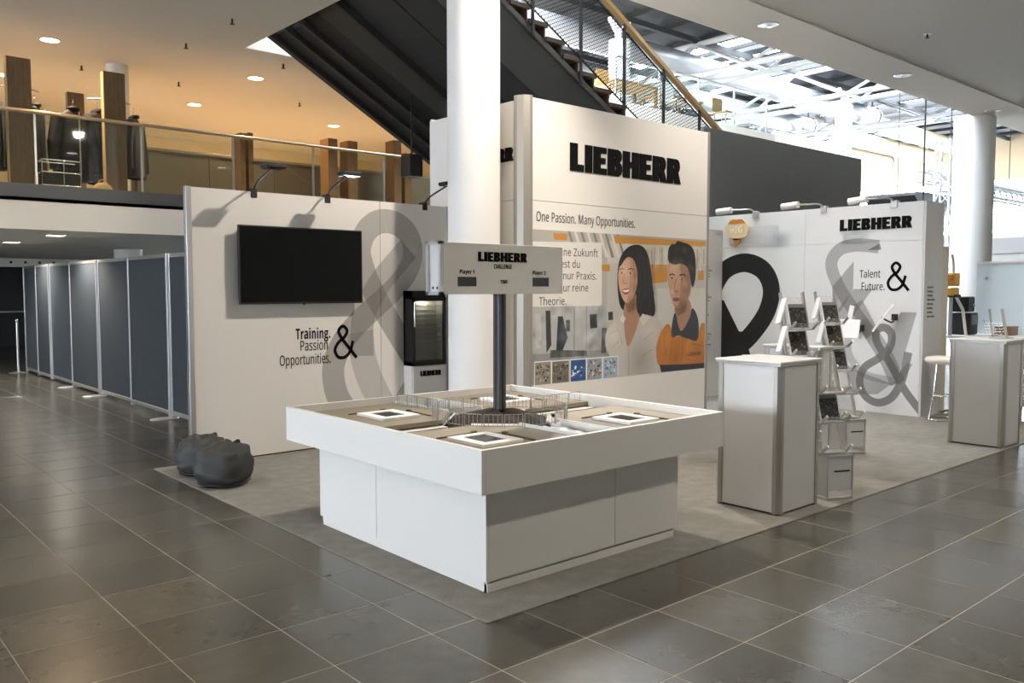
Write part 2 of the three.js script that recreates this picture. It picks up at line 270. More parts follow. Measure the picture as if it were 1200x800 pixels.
for (const [px, z, l] of [[4.8, -12.77, 'small dark sprinkler head between the first tall coat board and the bright ceiling opening'], [4.84, -11.21, 'small dark sprinkler head highest on the gallery ceiling'], [3.99, -15.14, 'small dark sprinkler head over the hanging coats'], [5.57, -15.2, 'small dark sprinkler head between the second tall coat board and the downlights'], [6.4, -12.89, 'small dark sprinkler head right below the bright ceiling opening'], [7.93, -15.31, 'small dark sprinkler head near the dark stair underside']]) {
  const t = thing('sprinkler', l, 'sprinkler', [px, HC, z], 'sprinkler heads in the gallery ceiling');
  part('stem', cyl(0, -0.06, 0, 0.014, 0, 0.014, 10), M.dark, t); part('deflector', cyl(0, -0.072, 0, 0.035, -0.06, 0.02, 14), M.dark, t);
}

// ---------- structural columns ----------
{
  const t = struct('column'); part('shaft', uvBox(cyl(5.44, 0, -6.8, 0.266, HC, 0.266, 64)), M.column, t); t.userData.label = 'thick white round column between the training wall and the tower';
  const u = struct('column'); part('shaft', cyl(19.45, 0, -7.3, 0.4, HC, 0.4, 56), M.column, u); u.userData.label = 'thick white round column at the hall ceiling edge';
  const w = struct('column'); part('shaft', cyl(5.6, 0, -18.3, 0.27, 2.4, 0.27, 32), M.column, w);
  const v = struct('column'); part('shaft', cyl(4.42, 2.95, -14.75, 0.17, HC, 0.17, 32), M.column, v);
}

// ---------- gallery on the left ----------
{
  const g = struct('gallery_floor');
  part('deck', bx(-10, 2.4, -36, 14, 2.94, -13.02), M.plaster, g);
  part('fascia', bx(-10, 2.4, -13.02, 14, 2.78, -12.98), M.plaster, g);
  part('shadow_gap', bx(-10, 2.78, -13.04, 14, 2.83, -13.02), M.dark, g);
  const w = struct('wall_gallery'); part('wall_face', bx(-10, 2.94, -21.3, 14, HC, -21), M.warmWall, w); part('end_wall', bx(13.7, 2.94, -21, 14, HC, -13.05), M.warmWall, w);
  const b = struct('wall_below_gallery'); part('wall_face', bx(-10, 0, -27.6, 14, 2.4, -27.3), M.dark, b);
  part('bulkhead', bx(-10, 2.18, -26, 14, 2.4, -25.7), M.plaster, b);
  for (let k = 0; k < 14; k++) part('bulkhead_hole', cyl(0, 0, 0, 0.035, 0.01, 0.035, 10).rotateX(Math.PI / 2).translate(3.2 + k * 0.34, 2.3, -25.7), M.black, b);
  const gr = thing('gallery_railing', 'glass balustrade with slim tan handrail along the gallery edge', 'railing');
  part('handrail', tube([V(-6, 3.97, -12.96), V(2, 3.97, -12.96), V(8.93, 3.97, -12.96)], 0.026, 6, 12), M.brass, gr);
  part('base_channel', bx(-6, 2.83, -13.06, 12, 3.01, -12.98, 0.004), std(0x5b5c5c, 0.5, 0.3), gr);
  for (let k = 0; k < 11; k++) { const x = -4.1 + k * 1.385; part('glass_pane', bx(x, 3.01, -13.028, x + 1.375, 3.945, -13.012), M.glass, gr); part('clamp', bx(x - 0.018, 3.0, -13.04, x + 0.008, 3.96, -13.0), M.alu, gr); }
}
function coatBoard(x, label) {
  const t = thing('coat_board', label, 'coat rack', [x, 2.94, -13.62], 'tall brown coat boards in the gallery');
  part('board', uvBox(bx(-0.15, 0, -0.12, 0.15, 1.88, 0, 0.006)), M.oak, t);
  part('edge_strip', bx(-0.162, 0, -0.12, -0.15, 1.88, 0.004), M.tan, t);
  for (const s of [-1, 1]) part('coat_rail', bar(V(s * 0.08, 1.5, -0.1), V(s * 0.3, 1.5, -0.3), 0.014, 8), M.chrome, t);
}
coatBoard(2.78, 'tall dark brown coat board, first from the left, under a warm downlight');
coatBoard(4.04, 'tall dark brown coat board beside the cluster of hanging dark jackets');
coatBoard(0.5, 'tall dark brown coat board beyond the left edge of the view');
function lowBoard(x0, x1, top, z, m, name, label) { const t = thing(name, label, 'wood panel', [(x0 + x1) / 2, 2.94, z]); part('panel', uvBox(bx(-(x1 - x0) / 2, 0, -0.12, (x1 - x0) / 2, top - 2.94, 0, 0.005)), m, t); part('foot_plate', bx(-(x1 - x0) / 2 - 0.01, 0, -0.14, (x1 - x0) / 2 + 0.01, 0.02, 0.02), M.alu, t); }
lowBoard(3.78, 4.03, 4.77, -15.2, M.oak, 'wood_panel', 'low brown panel standing behind the cluster of hanging jackets');
function coat(x, y, z, turn, sc, m, label, wide = 1) {
  const t = thing('jacket', label, 'jacket', [x, y, z], 'dark jackets hanging in the gallery', turn);
  const rings = [[0.01, 0.045, 0.04], [-0.035, 0.09, 0.055], [-0.1, 0.2, 0.08], [-0.2, 0.22, 0.11], [-0.45, 0.215, 0.12], [-0.72, 0.24, 0.13], [-0.86, 0.25, 0.13], [-0.87, 0.2, 0.1]];
  const n = 26, pos = [], idx = [];
  rings.forEach(([h, a, b], i) => { for (let k = 0; k <= n; k++) { const u = k / n * Math.PI * 2, w = 1 + 0.06 * Math.sin(5 * u + i * 0.5) + 0.05 * Math.sin(9 * u - i * 0.8); pos.push(a * w * wide * Math.cos(u) * sc, h * sc, b * w * Math.sin(u) * sc); } });
  for (let i = 0; i < rings.length - 1; i++) for (let k = 0; k < n; k++) { const a = i * (n + 1) + k, b = a + n + 1; idx.push(a, a + 1, b, b, a + 1, b + 1); }
  const g = new THREE.BufferGeometry(); g.setAttribute('position', new THREE.Float32BufferAttribute(pos, 3)); g.setAttribute('uv', new THREE.Float32BufferAttribute(new Float32Array(pos.length / 3 * 2), 2)); g.setIndex(idx); g.computeVertexNormals();
  part('body', g, m, t);
  for (const s of [-1, 1]) part('sleeve', [bar(V(s * 0.18 * wide * sc, -0.1 * sc, 0), V(s * 0.27 * wide * sc, -0.45 * sc, 0.02), 0.085 * sc, 12, 0.068 * sc), bar(V(s * 0.27 * wide * sc, -0.43 * sc, 0.02), V(s * 0.29 * wide * sc, -0.76 * sc, 0.05), 0.07 * sc, 12, 0.05 * sc)], m, t);
  part('collar', new THREE.TorusGeometry(0.055 * sc, 0.024 * sc, 8, 20).rotateX(Math.PI / 2 - 0.25).translate(0, -0.01, 0.01), m, t);
  part('zip', bx(-0.008, -0.84 * sc, 0.12 * sc, 0.008, -0.05 * sc, 0.135 * sc), M.alu, t);
  part('hanger', [tube([V(0, 0.02, 0), V(0, 0.08, 0), V(0.02, 0.12, 0), V(0, 0.145, 0)], 0.004, 12, 6)], M.chrome, t);
}
coat(2.5, 4.29, -14.0, 0.9, 1.15, M.coat, 'black jacket hanging at the left edge of the view beside the first coat board');
coat(3.05, 4.27, -14.05, 1.2, 1.1, M.coat, 'black jacket hanging close against the right side of the first coat board');
coat(3.54, 4.27, -13.98, 0.35, 1.22, M.coat, 'black padded jacket with zip on the left of the second coat board', 1.0);
coat(4.0, 4.36, -14.42, 0.9, 1.3, M.coatGrey, 'charcoal jacket squeezed between the padded jacket and the second coat board');
coat(4.42, 4.27, -14.02, 0.9, 1.1, M.coat, 'black jacket hanging on the right side of the second coat board');
{
  const t = thing('wire_shelf', 'low wire frame shelf with dark boxes under the hanging jackets', 'shelf', [3.22, 2.94, -13.36]);
  for (const y of [0.12, 0.3, 0.47]) part('shelf_rim', [bar(V(-0.25, y, 0), V(0.25, y, 0), 0.008, 6), bar(V(-0.25, y, -0.3), V(0.25, y, -0.3), 0.008, 6), bar(V(-0.25, y, 0), V(-0.25, y, -0.3), 0.008, 6), bar(V(0.25, y, 0), V(0.25, y, -0.3), 0.008, 6)], M.chrome, t);
  for (const x of [-0.25, 0.03, 0.25]) part('upright', bar(V(x, 0, 0), V(x, 0.47, 0), 0.008, 6), M.chrome, t);
  part('storage_box', [bx(-0.24, 0.13, -0.28, 0.02, 0.29, -0.02), bx(0.04, 0.13, -0.28, 0.24, 0.29, -0.02)], M.dark, t);
  const b = thing('tote_bag', 'small tan bag on the gallery floor below the jackets', 'bag', [3.77, 2.94, -13.4]);
  part('bag_body', new THREE.SphereGeometry(0.14, 20, 14).scale(0.95, 0.75, 0.7).translate(0, 0.105, 0), M.tan, b); part('bag_handle', new THREE.TorusGeometry(0.06, 0.008, 6, 18, Math.PI).translate(0, 0.19, 0), M.tan, b);
}
{ // cloakroom counter and its wooden posts
  const t = thing('cloakroom_counter', 'long brushed metal cloakroom counter behind the glass balustrade', 'counter', [4.64, 2.94, -14.6]);
  for (let k = 0; k < 5; k++) part('front_panel', bx(k * 1.2, 0.06, -0.02, k * 1.2 + 1.192, 0.94, 0, 0.003), M.brushed, t);
  part('carcass', bx(0, 0.0, -0.6, 6, 0.94, -0.03), M.oak, t); part('counter_top', bx(-0.03, 0.94, -0.64, 6.03, 0.985, 0.03, 0.006), std(0xa89c88, 0.3, 0.6), t);
  for (const [x, w, top, l] of [[6.1, 0.085, 4.2, 'slender orange brown wooden post, left one of the first pair'], [6.24, 0.085, 4.22, 'slender orange brown wooden post, right one of the first pair'], [7.79, 0.19, 4.3, 'broad orange brown wooden post left of the pale gap'], [8.2, 0.2, 4.3, 'broad orange brown wooden post right of the pale gap'], [9.18, 0.17, 4.42, 'tall orange brown wooden post beside the dark stair underside'], [9.42, 0.16, 4.2, 'short orange brown wooden post closest to the white column']]) {
    const p = thing('wooden_post', l, 'post', [x, 2.94, -13.8], 'wooden posts behind the gallery railing');
    part('post', uvBox(bx(-w / 2, 0, -0.3, w / 2, top - 2.94, 0, 0.005)), M.wood, p); part('post_foot', bx(-w / 2 - 0.01, 0, -0.31, w / 2 + 0.01, 0.03, 0.01), M.alu, p);
  }
}

// ---------- stair and escalator ----------
const SL = Math.tan(THREE.MathUtils.degToRad(28.5)), pitchY = x => 4.04 - SL * (x - 9.55);
{
  const t = thing('staircase', 'dark steel stair with wooden treads and wire mesh guard descending behind the tower', 'staircase');
  const x0 = 5.62, x1 = 16.9;
  const strip = (a, b, z0, z1, xa = x0, xb = x1) => { const g = poly([[xa, pitchY(xa) + a], [xb, pitchY(xb) + a], [xb, pitchY(xb) + b], [xa, pitchY(xa) + b]].reverse(), z1 - z0, 0.004); g.translate(0, 0, z0); return g; };
  part('stringer', strip(-0.18, -0.93, -8.36, -8.3), M.stair, t);
  part('stringer', strip(-0.18, -0.93, -9.9, -9.84), M.stair, t);
  part('stringer_cap', strip(-0.14, -0.21, -8.37, -8.27), std(0x4a4a48, 0.5), t);
  part('soffit', strip(-0.76, -0.82, -9.03, -8.36), M.stairSoffit, t); part('soffit', strip(-0.76, -0.82, -9.84, -9.06), M.stairSoffit, t);
  const run = 0.31; let k = 0;
  for (let x = 5.66; x < 16.6; x += run, k++) { const y = pitchY(x + run * 0.5); const s = part('tread', uvBox(bx(x - 0.03, y - 0.06, -9.86, x + run, y, -8.22, 0.006)), M.tread, t); part('riser', bx(x + run - 0.06, y - 0.2, -9.86, x + run - 0.04, y - 0.05, -8.24), M.tread, s); }
  // guard on the near side
  part('handrail', flat(V(5.7, pitchY(5.7) + 1.2, -8.22), V(17.25, pitchY(17.25) + 1.2, -8.22), 0.06, 0.085), M.rail, t);
  for (let x = 5.78; x < 17; x += 0.885) {
    const y = pitchY(x);
    part('guard_post', bx(x - 0.022, y - 0.28, -8.235, x + 0.022, y + 1.18, -8.205, 0.004), M.dark, t);
    const W = 0.885, H = 1.02, st = 0.05, ws = [];
    const pt = (u, v) => V(x + u, pitchY(x + u) + 0.06 + v, -8.22);
    for (const sg of [1, -1]) for (let c = -H; c < W + H; c += st) { // u - sg*v = c
      let v0 = 0, v1 = H, ua, ub; if (sg > 0) { v0 = Math.max(0, -c); v1 = Math.min(H, W - c); ua = c + v0; ub = c + v1; } else { v0 = Math.max(0, c - W); v1 = Math.min(H, c); ua = c - v0; ub = c - v1; }
      if (v1 - v0 < 0.02) continue; ws.push(flat(pt(ua, v0), pt(ub, v1), 0.007, 0.004));
    }
    const fr = part('mesh_rail', flat(pt(0.02, 0), pt(W - 0.02, 0), 0.016, 0.016), M.wire, t); part('mesh_rail', flat(pt(0.02, H), pt(W - 0.02, H), 0.016, 0.016), M.wire, t);
    part('wire_mesh', ws, M.wire, fr).userData.kind = 'stuff';
  }
  const e = thing('escalator_truss', 'black ribbed escalator underside slanting across the gallery ceiling', 'escalator');
  const rib = (a, b, z0, z1, xa, m, nm) => part(nm, strip(a, b, z0, z1, xa, 16.5), m, e);
  rib(-0.6, -0.82, -10.5, -9.98, 5.62, M.stairSoffit, 'soffit_panel');
  rib(-0.7, -0.84, -9.98, -9.94, 5.62, M.alu, 'light_profile');
  [[-10.5, 5.6], [-10.94, 5.66], [-11.38, 5.62]].forEach(([z, xa]) => { rib(-0.5, -0.82, z - 0.38, z, xa + 0.12, M.darker, 'cladding_strip'); rib(-0.45, -0.9, z - 0.44, z - 0.38, xa, M.stair, 'cladding_fin'); });
  rib(0.2, -0.89, -11.88, -11.82, 5.64, M.darker, 'side_cladding');
  const s = thing('loudspeaker', 'small black loudspeaker hanging below the dark escalator underside', 'loudspeaker', [7.3, 3.42, -10.6]);
  part('cabinet', bx(-0.12, -0.16, -0.12, 0.12, 0.16, 0.12, 0.015), M.black, s); part('grille', bx(-0.1, -0.14, 0.12, 0.1, 0.14, 0.13, 0.004), M.dark, s); part('bracket', bar(V(0, 0.16, 0), V(0, 1.02, 0), 0.015, 8), M.dark, s);
  const d = thing('dark_wall', 'plain dark grey screen wall in front of the lower stair', 'wall panel', [11, 0, -8.1]);
  for (let k = 0; k < 2; k++) part('wall_panel', bx(0.06 + k * 2.53, 0, -0.06, 0.06 + k * 2.53 + 2.526, 4.11, 0), M.darkWall, d);
}
{ // upper floor furniture beyond the stair
  for (const [x, z, l] of [[15.4, -13.2, 'pale wooden table on the upper floor behind the wire mesh'], [17.4, -13.4, 'pale wooden table on the upper floor beside the glass balustrade']]) {
    const t = thing('wooden_table', l, 'table', [x, 5.602, z - 0.35]); part('table_top', uvBox(bx(-0.8, 0.7, -0.4, 0.8, 0.75, 0.4, 0.006)), M.rail, t);
    for (const a of [-0.72, 0.72]) for (const b of [-0.33, 0.33]) part('leg', bx(a - 0.03, 0, b - 0.03, a + 0.03, 0.7, b + 0.03), M.rail, t);
  }
  for (const [x, l, m] of [[14.2, 'light wooden chair on the upper floor, first from the stair', 'rail'], [16.5, 'white shell chair on the upper floor between the two wooden tables', 'white'], [18.5, 'light wooden chair on the upper floor behind the glass balustrade', 'rail']]) {
    const t = thing('chair', l, 'chair', [x, 5.602, -12.95]); part('seat', bx(-0.22, 0.42, -0.22, 0.22, 0.46, 0.22, 0.015), M[m], t); part('backrest', bx(-0.21, 0.5, -0.23, 0.21, 0.86, -0.2, 0.012), M[m], t);
    for (const a of [-0.18, 0.18]) for (const b of [-0.18, 0.18]) part('leg', bar(V(a, 0, b), V(a * 0.95, 0.43, b * 0.95), 0.014, 8), M.chrome, t);
  }
  const g = thing('upper_railing', 'frameless glass balustrade on the edge of the upper floor', 'railing', [0, 5.6, -12.48]);
  for (let k = 0; k < 4; k++) part('glass_pane', bx(13.9 + k * 1.45, -0.05, -0.008, 15.33 + k * 1.45, 0.95, 0.008), M.glass, g);
  part('handrail', bar(V(13.9, 0.97, 0), V(19.75, 0.97, 0), 0.022, 10), M.alu, g);
  for (let k = 0; k < 5; k++) part('clamp', bx(13.87 + k * 1.45, -0.06, -0.02, 13.9 + k * 1.45, 0.96, 0.02), M.alu, g);
}

// ---------- partition screens and posts, far left ----------
{
  const zs = [-18.4, -17.35, -16.4, -15.05, -13.55, -12.1, -10.6, -9.1];
  const ord = ['farthest of the row, beside the thin post', 'second from the far end', 'third from the far end, catching the light', 'fourth from the far end', 'fifth from the far end', 'third from the training wall', 'second from the training wall', 'partly hidden behind the training wall'];
  for (let k = 0; k < 8; k++) {
    const z0 = zs[k], z1 = k < 7 ? zs[k + 1] : -7.75, xk = 3.72 - (k % 2) * 0.02, L = z1 - z0;
    const t = thing('partition_screen', 'tall dark grey partition screen with silver frame, ' + ord[k], 'partition', [xk, 0, z0], 'dark grey partition screens in a row');
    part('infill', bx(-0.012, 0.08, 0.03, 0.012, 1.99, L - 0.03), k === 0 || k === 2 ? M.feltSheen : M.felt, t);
    for (const z of [0.02, L - 0.02]) part('frame_post', bx(-0.024, 0.02, z - 0.022, 0.024, 2.03, z + 0.022, 0.006), M.alu, t);
    part('top_rail', bx(-0.02, 1.98, 0.04, 0.02, 2.025, L - 0.04, 0.005), M.alu, t); part('bottom_rail', bx(-0.02, 0.05, 0.04, 0.02, 0.1, L - 0.04, 0.005), M.alu, t);
    if ([2, 3, 5, 6].includes(k)) part('foot_plate', lathe([[0, 0], [0.17, 0], [0.17, 0.008], [0.16, 0.016], [0, 0.018]], 24).scale(1, 1, 0.6).translate(-0.08, 0, L - 0.02), M.alu, t);
  }
  for (const [x, z, h, l] of [[3.55, -18.3, 1.0, 'thin metal barrier post beside the end of the partition screens'], [3.3, -19.6, 1.15, 'thin metal barrier post farther back at the left edge']]) {
    const t = thing('barrier_post', l, 'barrier post', [x, 0, z]); part('base', lathe([[0, 0], [0.16, 0], [0.16, 0.01], [0.05, 0.03], [0, 0.03]]), M.alu, t); part('pole', bar(V(0, 0.02, 0), V(0, h, 0), 0.022, 12), M.alu, t); part('cap', new THREE.SphereGeometry(0.03, 14, 10).translate(0, h, 0), M.chrome, t);
  }
  const r = thing('barrier_rail', 'thin horizontal metal rail across the dark recess under the gallery', 'rail', [2.0, 0, -24]); part('rail_bar', bar(V(-1, 1.03, 0), V(3.6, 1.03, 0), 0.02, 10), M.alu, r); for (const x of [-0.9, 1.3, 3.5]) part('support', bar(V(x, 0, 0), V(x, 1.03, 0), 0.018, 8), M.alu, r);
}

// ---------- booth carpet ----------
{
  const t = thing('carpet', 'flat grey needle felt carpet under the exhibition stand', 'carpet');
  part('pile', uvBox(bx(2.53, 0.0, -7.72, 11.3, 0.006, -3.07), 1), M.carpet, t);
}

// ---------- left wall with screen ----------
const ZW = -7.63;
{
  const t = thing('exhibition_wall', 'white stand wall with large grey ampersand print and training lettering', 'exhibition wall', [2.85, 0.006, ZW]);
  const W = 2.95, H = 2.5, ppm = 400;
  const map = canvas(W * ppm, H * ppm, (c, w, h) => {
    c.fillStyle = '#e2ddd6'; c.fillRect(0, 0, w, h);
    const q = p => p.map(([x, y]) => [(x - 2.85) * ppm, (H - y) * ppm]);
    c.globalAlpha = 1;
    const g1 = 'rgba(88,86,81,0.42)', g2 = 'rgba(88,86,81,0.36)';
    // first ampersand: foot, diagonal, loop
    strokeCurve(c, q([[5.62, 0.35], [5.35, 0.7], [5.05, 1.12], [4.8, 1.5], [4.66, 1.78], [4.61, 2.0], [4.68, 2.18], [4.8, 2.275], [4.9, 2.3], [4.93, 2.3]]), 0.25 * ppm, g1);
    strokeCurve(c, q([[4.93, 2.3], [4.96, 2.3], [5.08, 2.27], [5.2, 2.18], [5.26, 2.03], [5.22, 1.83], [5.05, 1.62], [4.8, 1.42], [4.55, 1.22], [4.36, 1.0], [4.28, 0.78], [4.33, 0.5], [4.5, 0.28], [4.75, 0.16], [5.0, 0.26], [5.25, 0.55], [5.4, 0.9]]), 0.25 * ppm, g1);
    // second, larger one behind
    strokeCurve(c, q([[4.62, 0.9], [4.64, 1.3], [4.82, 1.62], [5.1, 1.92], [5.2, 2.02]]), 0.27 * ppm, g2);
    strokeCurve(c, q([[4.6, 1.15], [4.64, 0.85], [4.76, 0.55], [4.95, 0.25], [5.1, 0.1]]), 0.3 * ppm, 'rgba(92,90,84,0.26)');
  });
  const pm = std(0xffffff, 0.5, 0, { map });
  const wp = (x0, x1) => { const g = new THREE.BoxGeometry(x1 - x0, H, 0.04); g.translate((x0 + x1) / 2, H / 2, -0.02); const p = g.attributes.position, uv = g.attributes.uv; for (let i = 0; i < p.count; i++) uv.setXY(i, p.getX(i) / W, p.getY(i) / H); return g; };
  part('wall_panel', wp(0.03, 1.995), pm, t); part('wall_panel', wp(2.0, 2.86), pm, t);
  part('edge_profile', bx(-0.02, 0, -0.055, 0.03, H + 0.005, 0.008, 0.004), M.alu, t); part('edge_profile', bx(2.86, 0, -0.055, 2.9, H + 0.005, 0.005, 0.004), M.alu, t);
  part('base_shadow_strip', bx(0.03, 0, -0.03, 2.86, 0.012, 0.0015), M.dark, t);
  const tx = (str, h, font, xr, y, sq) => part('lettering', text(str, h, font, sq, 'right').translate(xr - 2.85, y, 0.001), M.ink, t);
  tx('Training.', 0.105, 'bold', 4.25, 1.1, 0.62); tx('Passion', 0.1, 'reg', 4.22, 0.985, 0.66); tx('Opportunities.', 0.1, 'reg', 4.25, 0.85, 0.62);
  part('ampersand', ampersand(0.34, 0.034).translate(4.28 - 2.85, 0.885, 0.002), M.ink, t);
  // television
  const v = thing('television', 'large black flat television hung on the white training wall', 'television', [3.91, 1.82, ZW + 0.004]);
  part('housing', bx(-0.62, -0.33, 0.005, 0.62, 0.33, 0.09, 0.012), M.frame, v); part('bezel', bx(-0.65, -0.365, 0.085, 0.65, 0.365, 0.115, 0.006), M.frame, v); part('screen', bx(-0.635, -0.345, 0.1145, 0.635, 0.352, 0.1175), M.screen, v); part('standby_light', bx(-0.012, -0.374, 0.1, 0.012, -0.362, 0.112), M.dark, v);
  for (const [x, l] of [[3.47, 'black arm spotlight on the wall top left of the television'], [4.24, 'black arm spotlight on the wall top above the right end of the television'], [5.42, 'black arm spotlight on the wall top beside the white column']]) {
    const a = thing('arm_spotlight', l, 'spotlight', [x, 2.5, ZW], 'arm spotlights clamped on the training wall');
    part('clamp', bx(-0.03, -0.05, -0.07, 0.03, 0.035, 0.012, 0.006), M.black, a); part('arm', tube([V(0, 0.03, 0), V(-0.02, 0.08, 0.12), V(-0.04, 0.17, 0.46)], 0.009, 14, 8), M.black, a);
    part('lamp_head', bx(-0.13, 0.165, 0.42, 0.06, 0.2, 0.56, 0.01), M.frame, a); part('lamp_glass', bx(-0.12, 0.162, 0.43, 0.05, 0.1655, 0.55), M.glassDark, a);
  }
}
// ---------- refrigerator on its cabinet ----------
{
  const c = thing('cabinet', 'white cabinet with black word mark under the glass door refrigerator', 'cabinet', [5.13, 0.006, -7.628]);
  part('carcass', bx(0, 0.04, 0, 0.44, 0.77, 0.15, 0.004), M.white, c); part('plinth', bx(0.01, 0, 0.02, 0.43, 0.04, 0.14), M.dark, c); part('door', bx(0.01, 0.05, 0.15, 0.43, 0.76, 0.166, 0.003), M.white, c); part('word_mark', wordMark(0.055, 0.27).map(g => g.translate(0.1, 0.66, 0.1665)), M.ink, c);
  const f = thing('refrigerator', 'black glass door refrigerator with wire racks standing on the white cabinet', 'refrigerator', [5.13, 0.777, -7.628]);
  part('housing', [bx(0, 0, 0, 0.03, 0.8, 0.15), bx(0.41, 0, 0, 0.44, 0.8, 0.15), bx(0, 0, 0, 0.44, 0.05, 0.15), bx(0, 0.72, 0, 0.44, 0.8, 0.15), bx(0, 0, 0, 0.44, 0.8, 0.03)], M.frame, f);
  part('inner_lining', [bx(0.03, 0.05, 0.03, 0.41, 0.72, 0.04), bx(0.03, 0.05, 0.03, 0.035, 0.72, 0.145), bx(0.405, 0.05, 0.03, 0.41, 0.72, 0.145)], std(0xc9c8c4, 0.4), f);
  part('control_strip', bx(0.02, 0.735, 0.15, 0.42, 0.79, 0.158), M.dark, f);
  for (let k = 0; k < 9; k++) { const y = 0.26 + k * 0.048, w = []; for (let j = 0; j < 6; j++) w.push(bar(V(0.04, y, 0.05 + j * 0.016), V(0.4, y, 0.05 + j * 0.016), 0.003, 5)); part('wire_rack', w, std(0xd4d4d0, 0.35, 0.3), f); }
  const il = part('interior_lamp', bx(0.06, 0.7, 0.06, 0.38, 0.715, 0.09), std(0xffffff, 0.5, 0, { emissive: WHITE, emissiveIntensity: 1.6 }), f); const fl = new THREE.PointLight(WHITE, 0.12, 0, 2); fl.position.set(0.22, 0.69, 0.1); fl.castShadow = true; il.add(fl);
  const d = part('door', [bx(0, 0.0, 0.152, 0.035, 0.73, 0.172), bx(0.405, 0, 0.152, 0.44, 0.73, 0.172), bx(0, 0, 0.152, 0.44, 0.04, 0.172), bx(0, 0.69, 0.152, 0.44, 0.73, 0.172)], M.frame, f); part('door_glass', bx(0.035, 0.04, 0.158, 0.405, 0.69, 0.163), new THREE.MeshPhysicalMaterial({ color: 0xdadad6, roughness: 0.05, transmission: 0.95, thickness: 0 }), d); part('door_handle', bar(V(0.015, 0.42, 0.19), V(0.015, 0.68, 0.19), 0.009, 8), M.chrome, d);
}

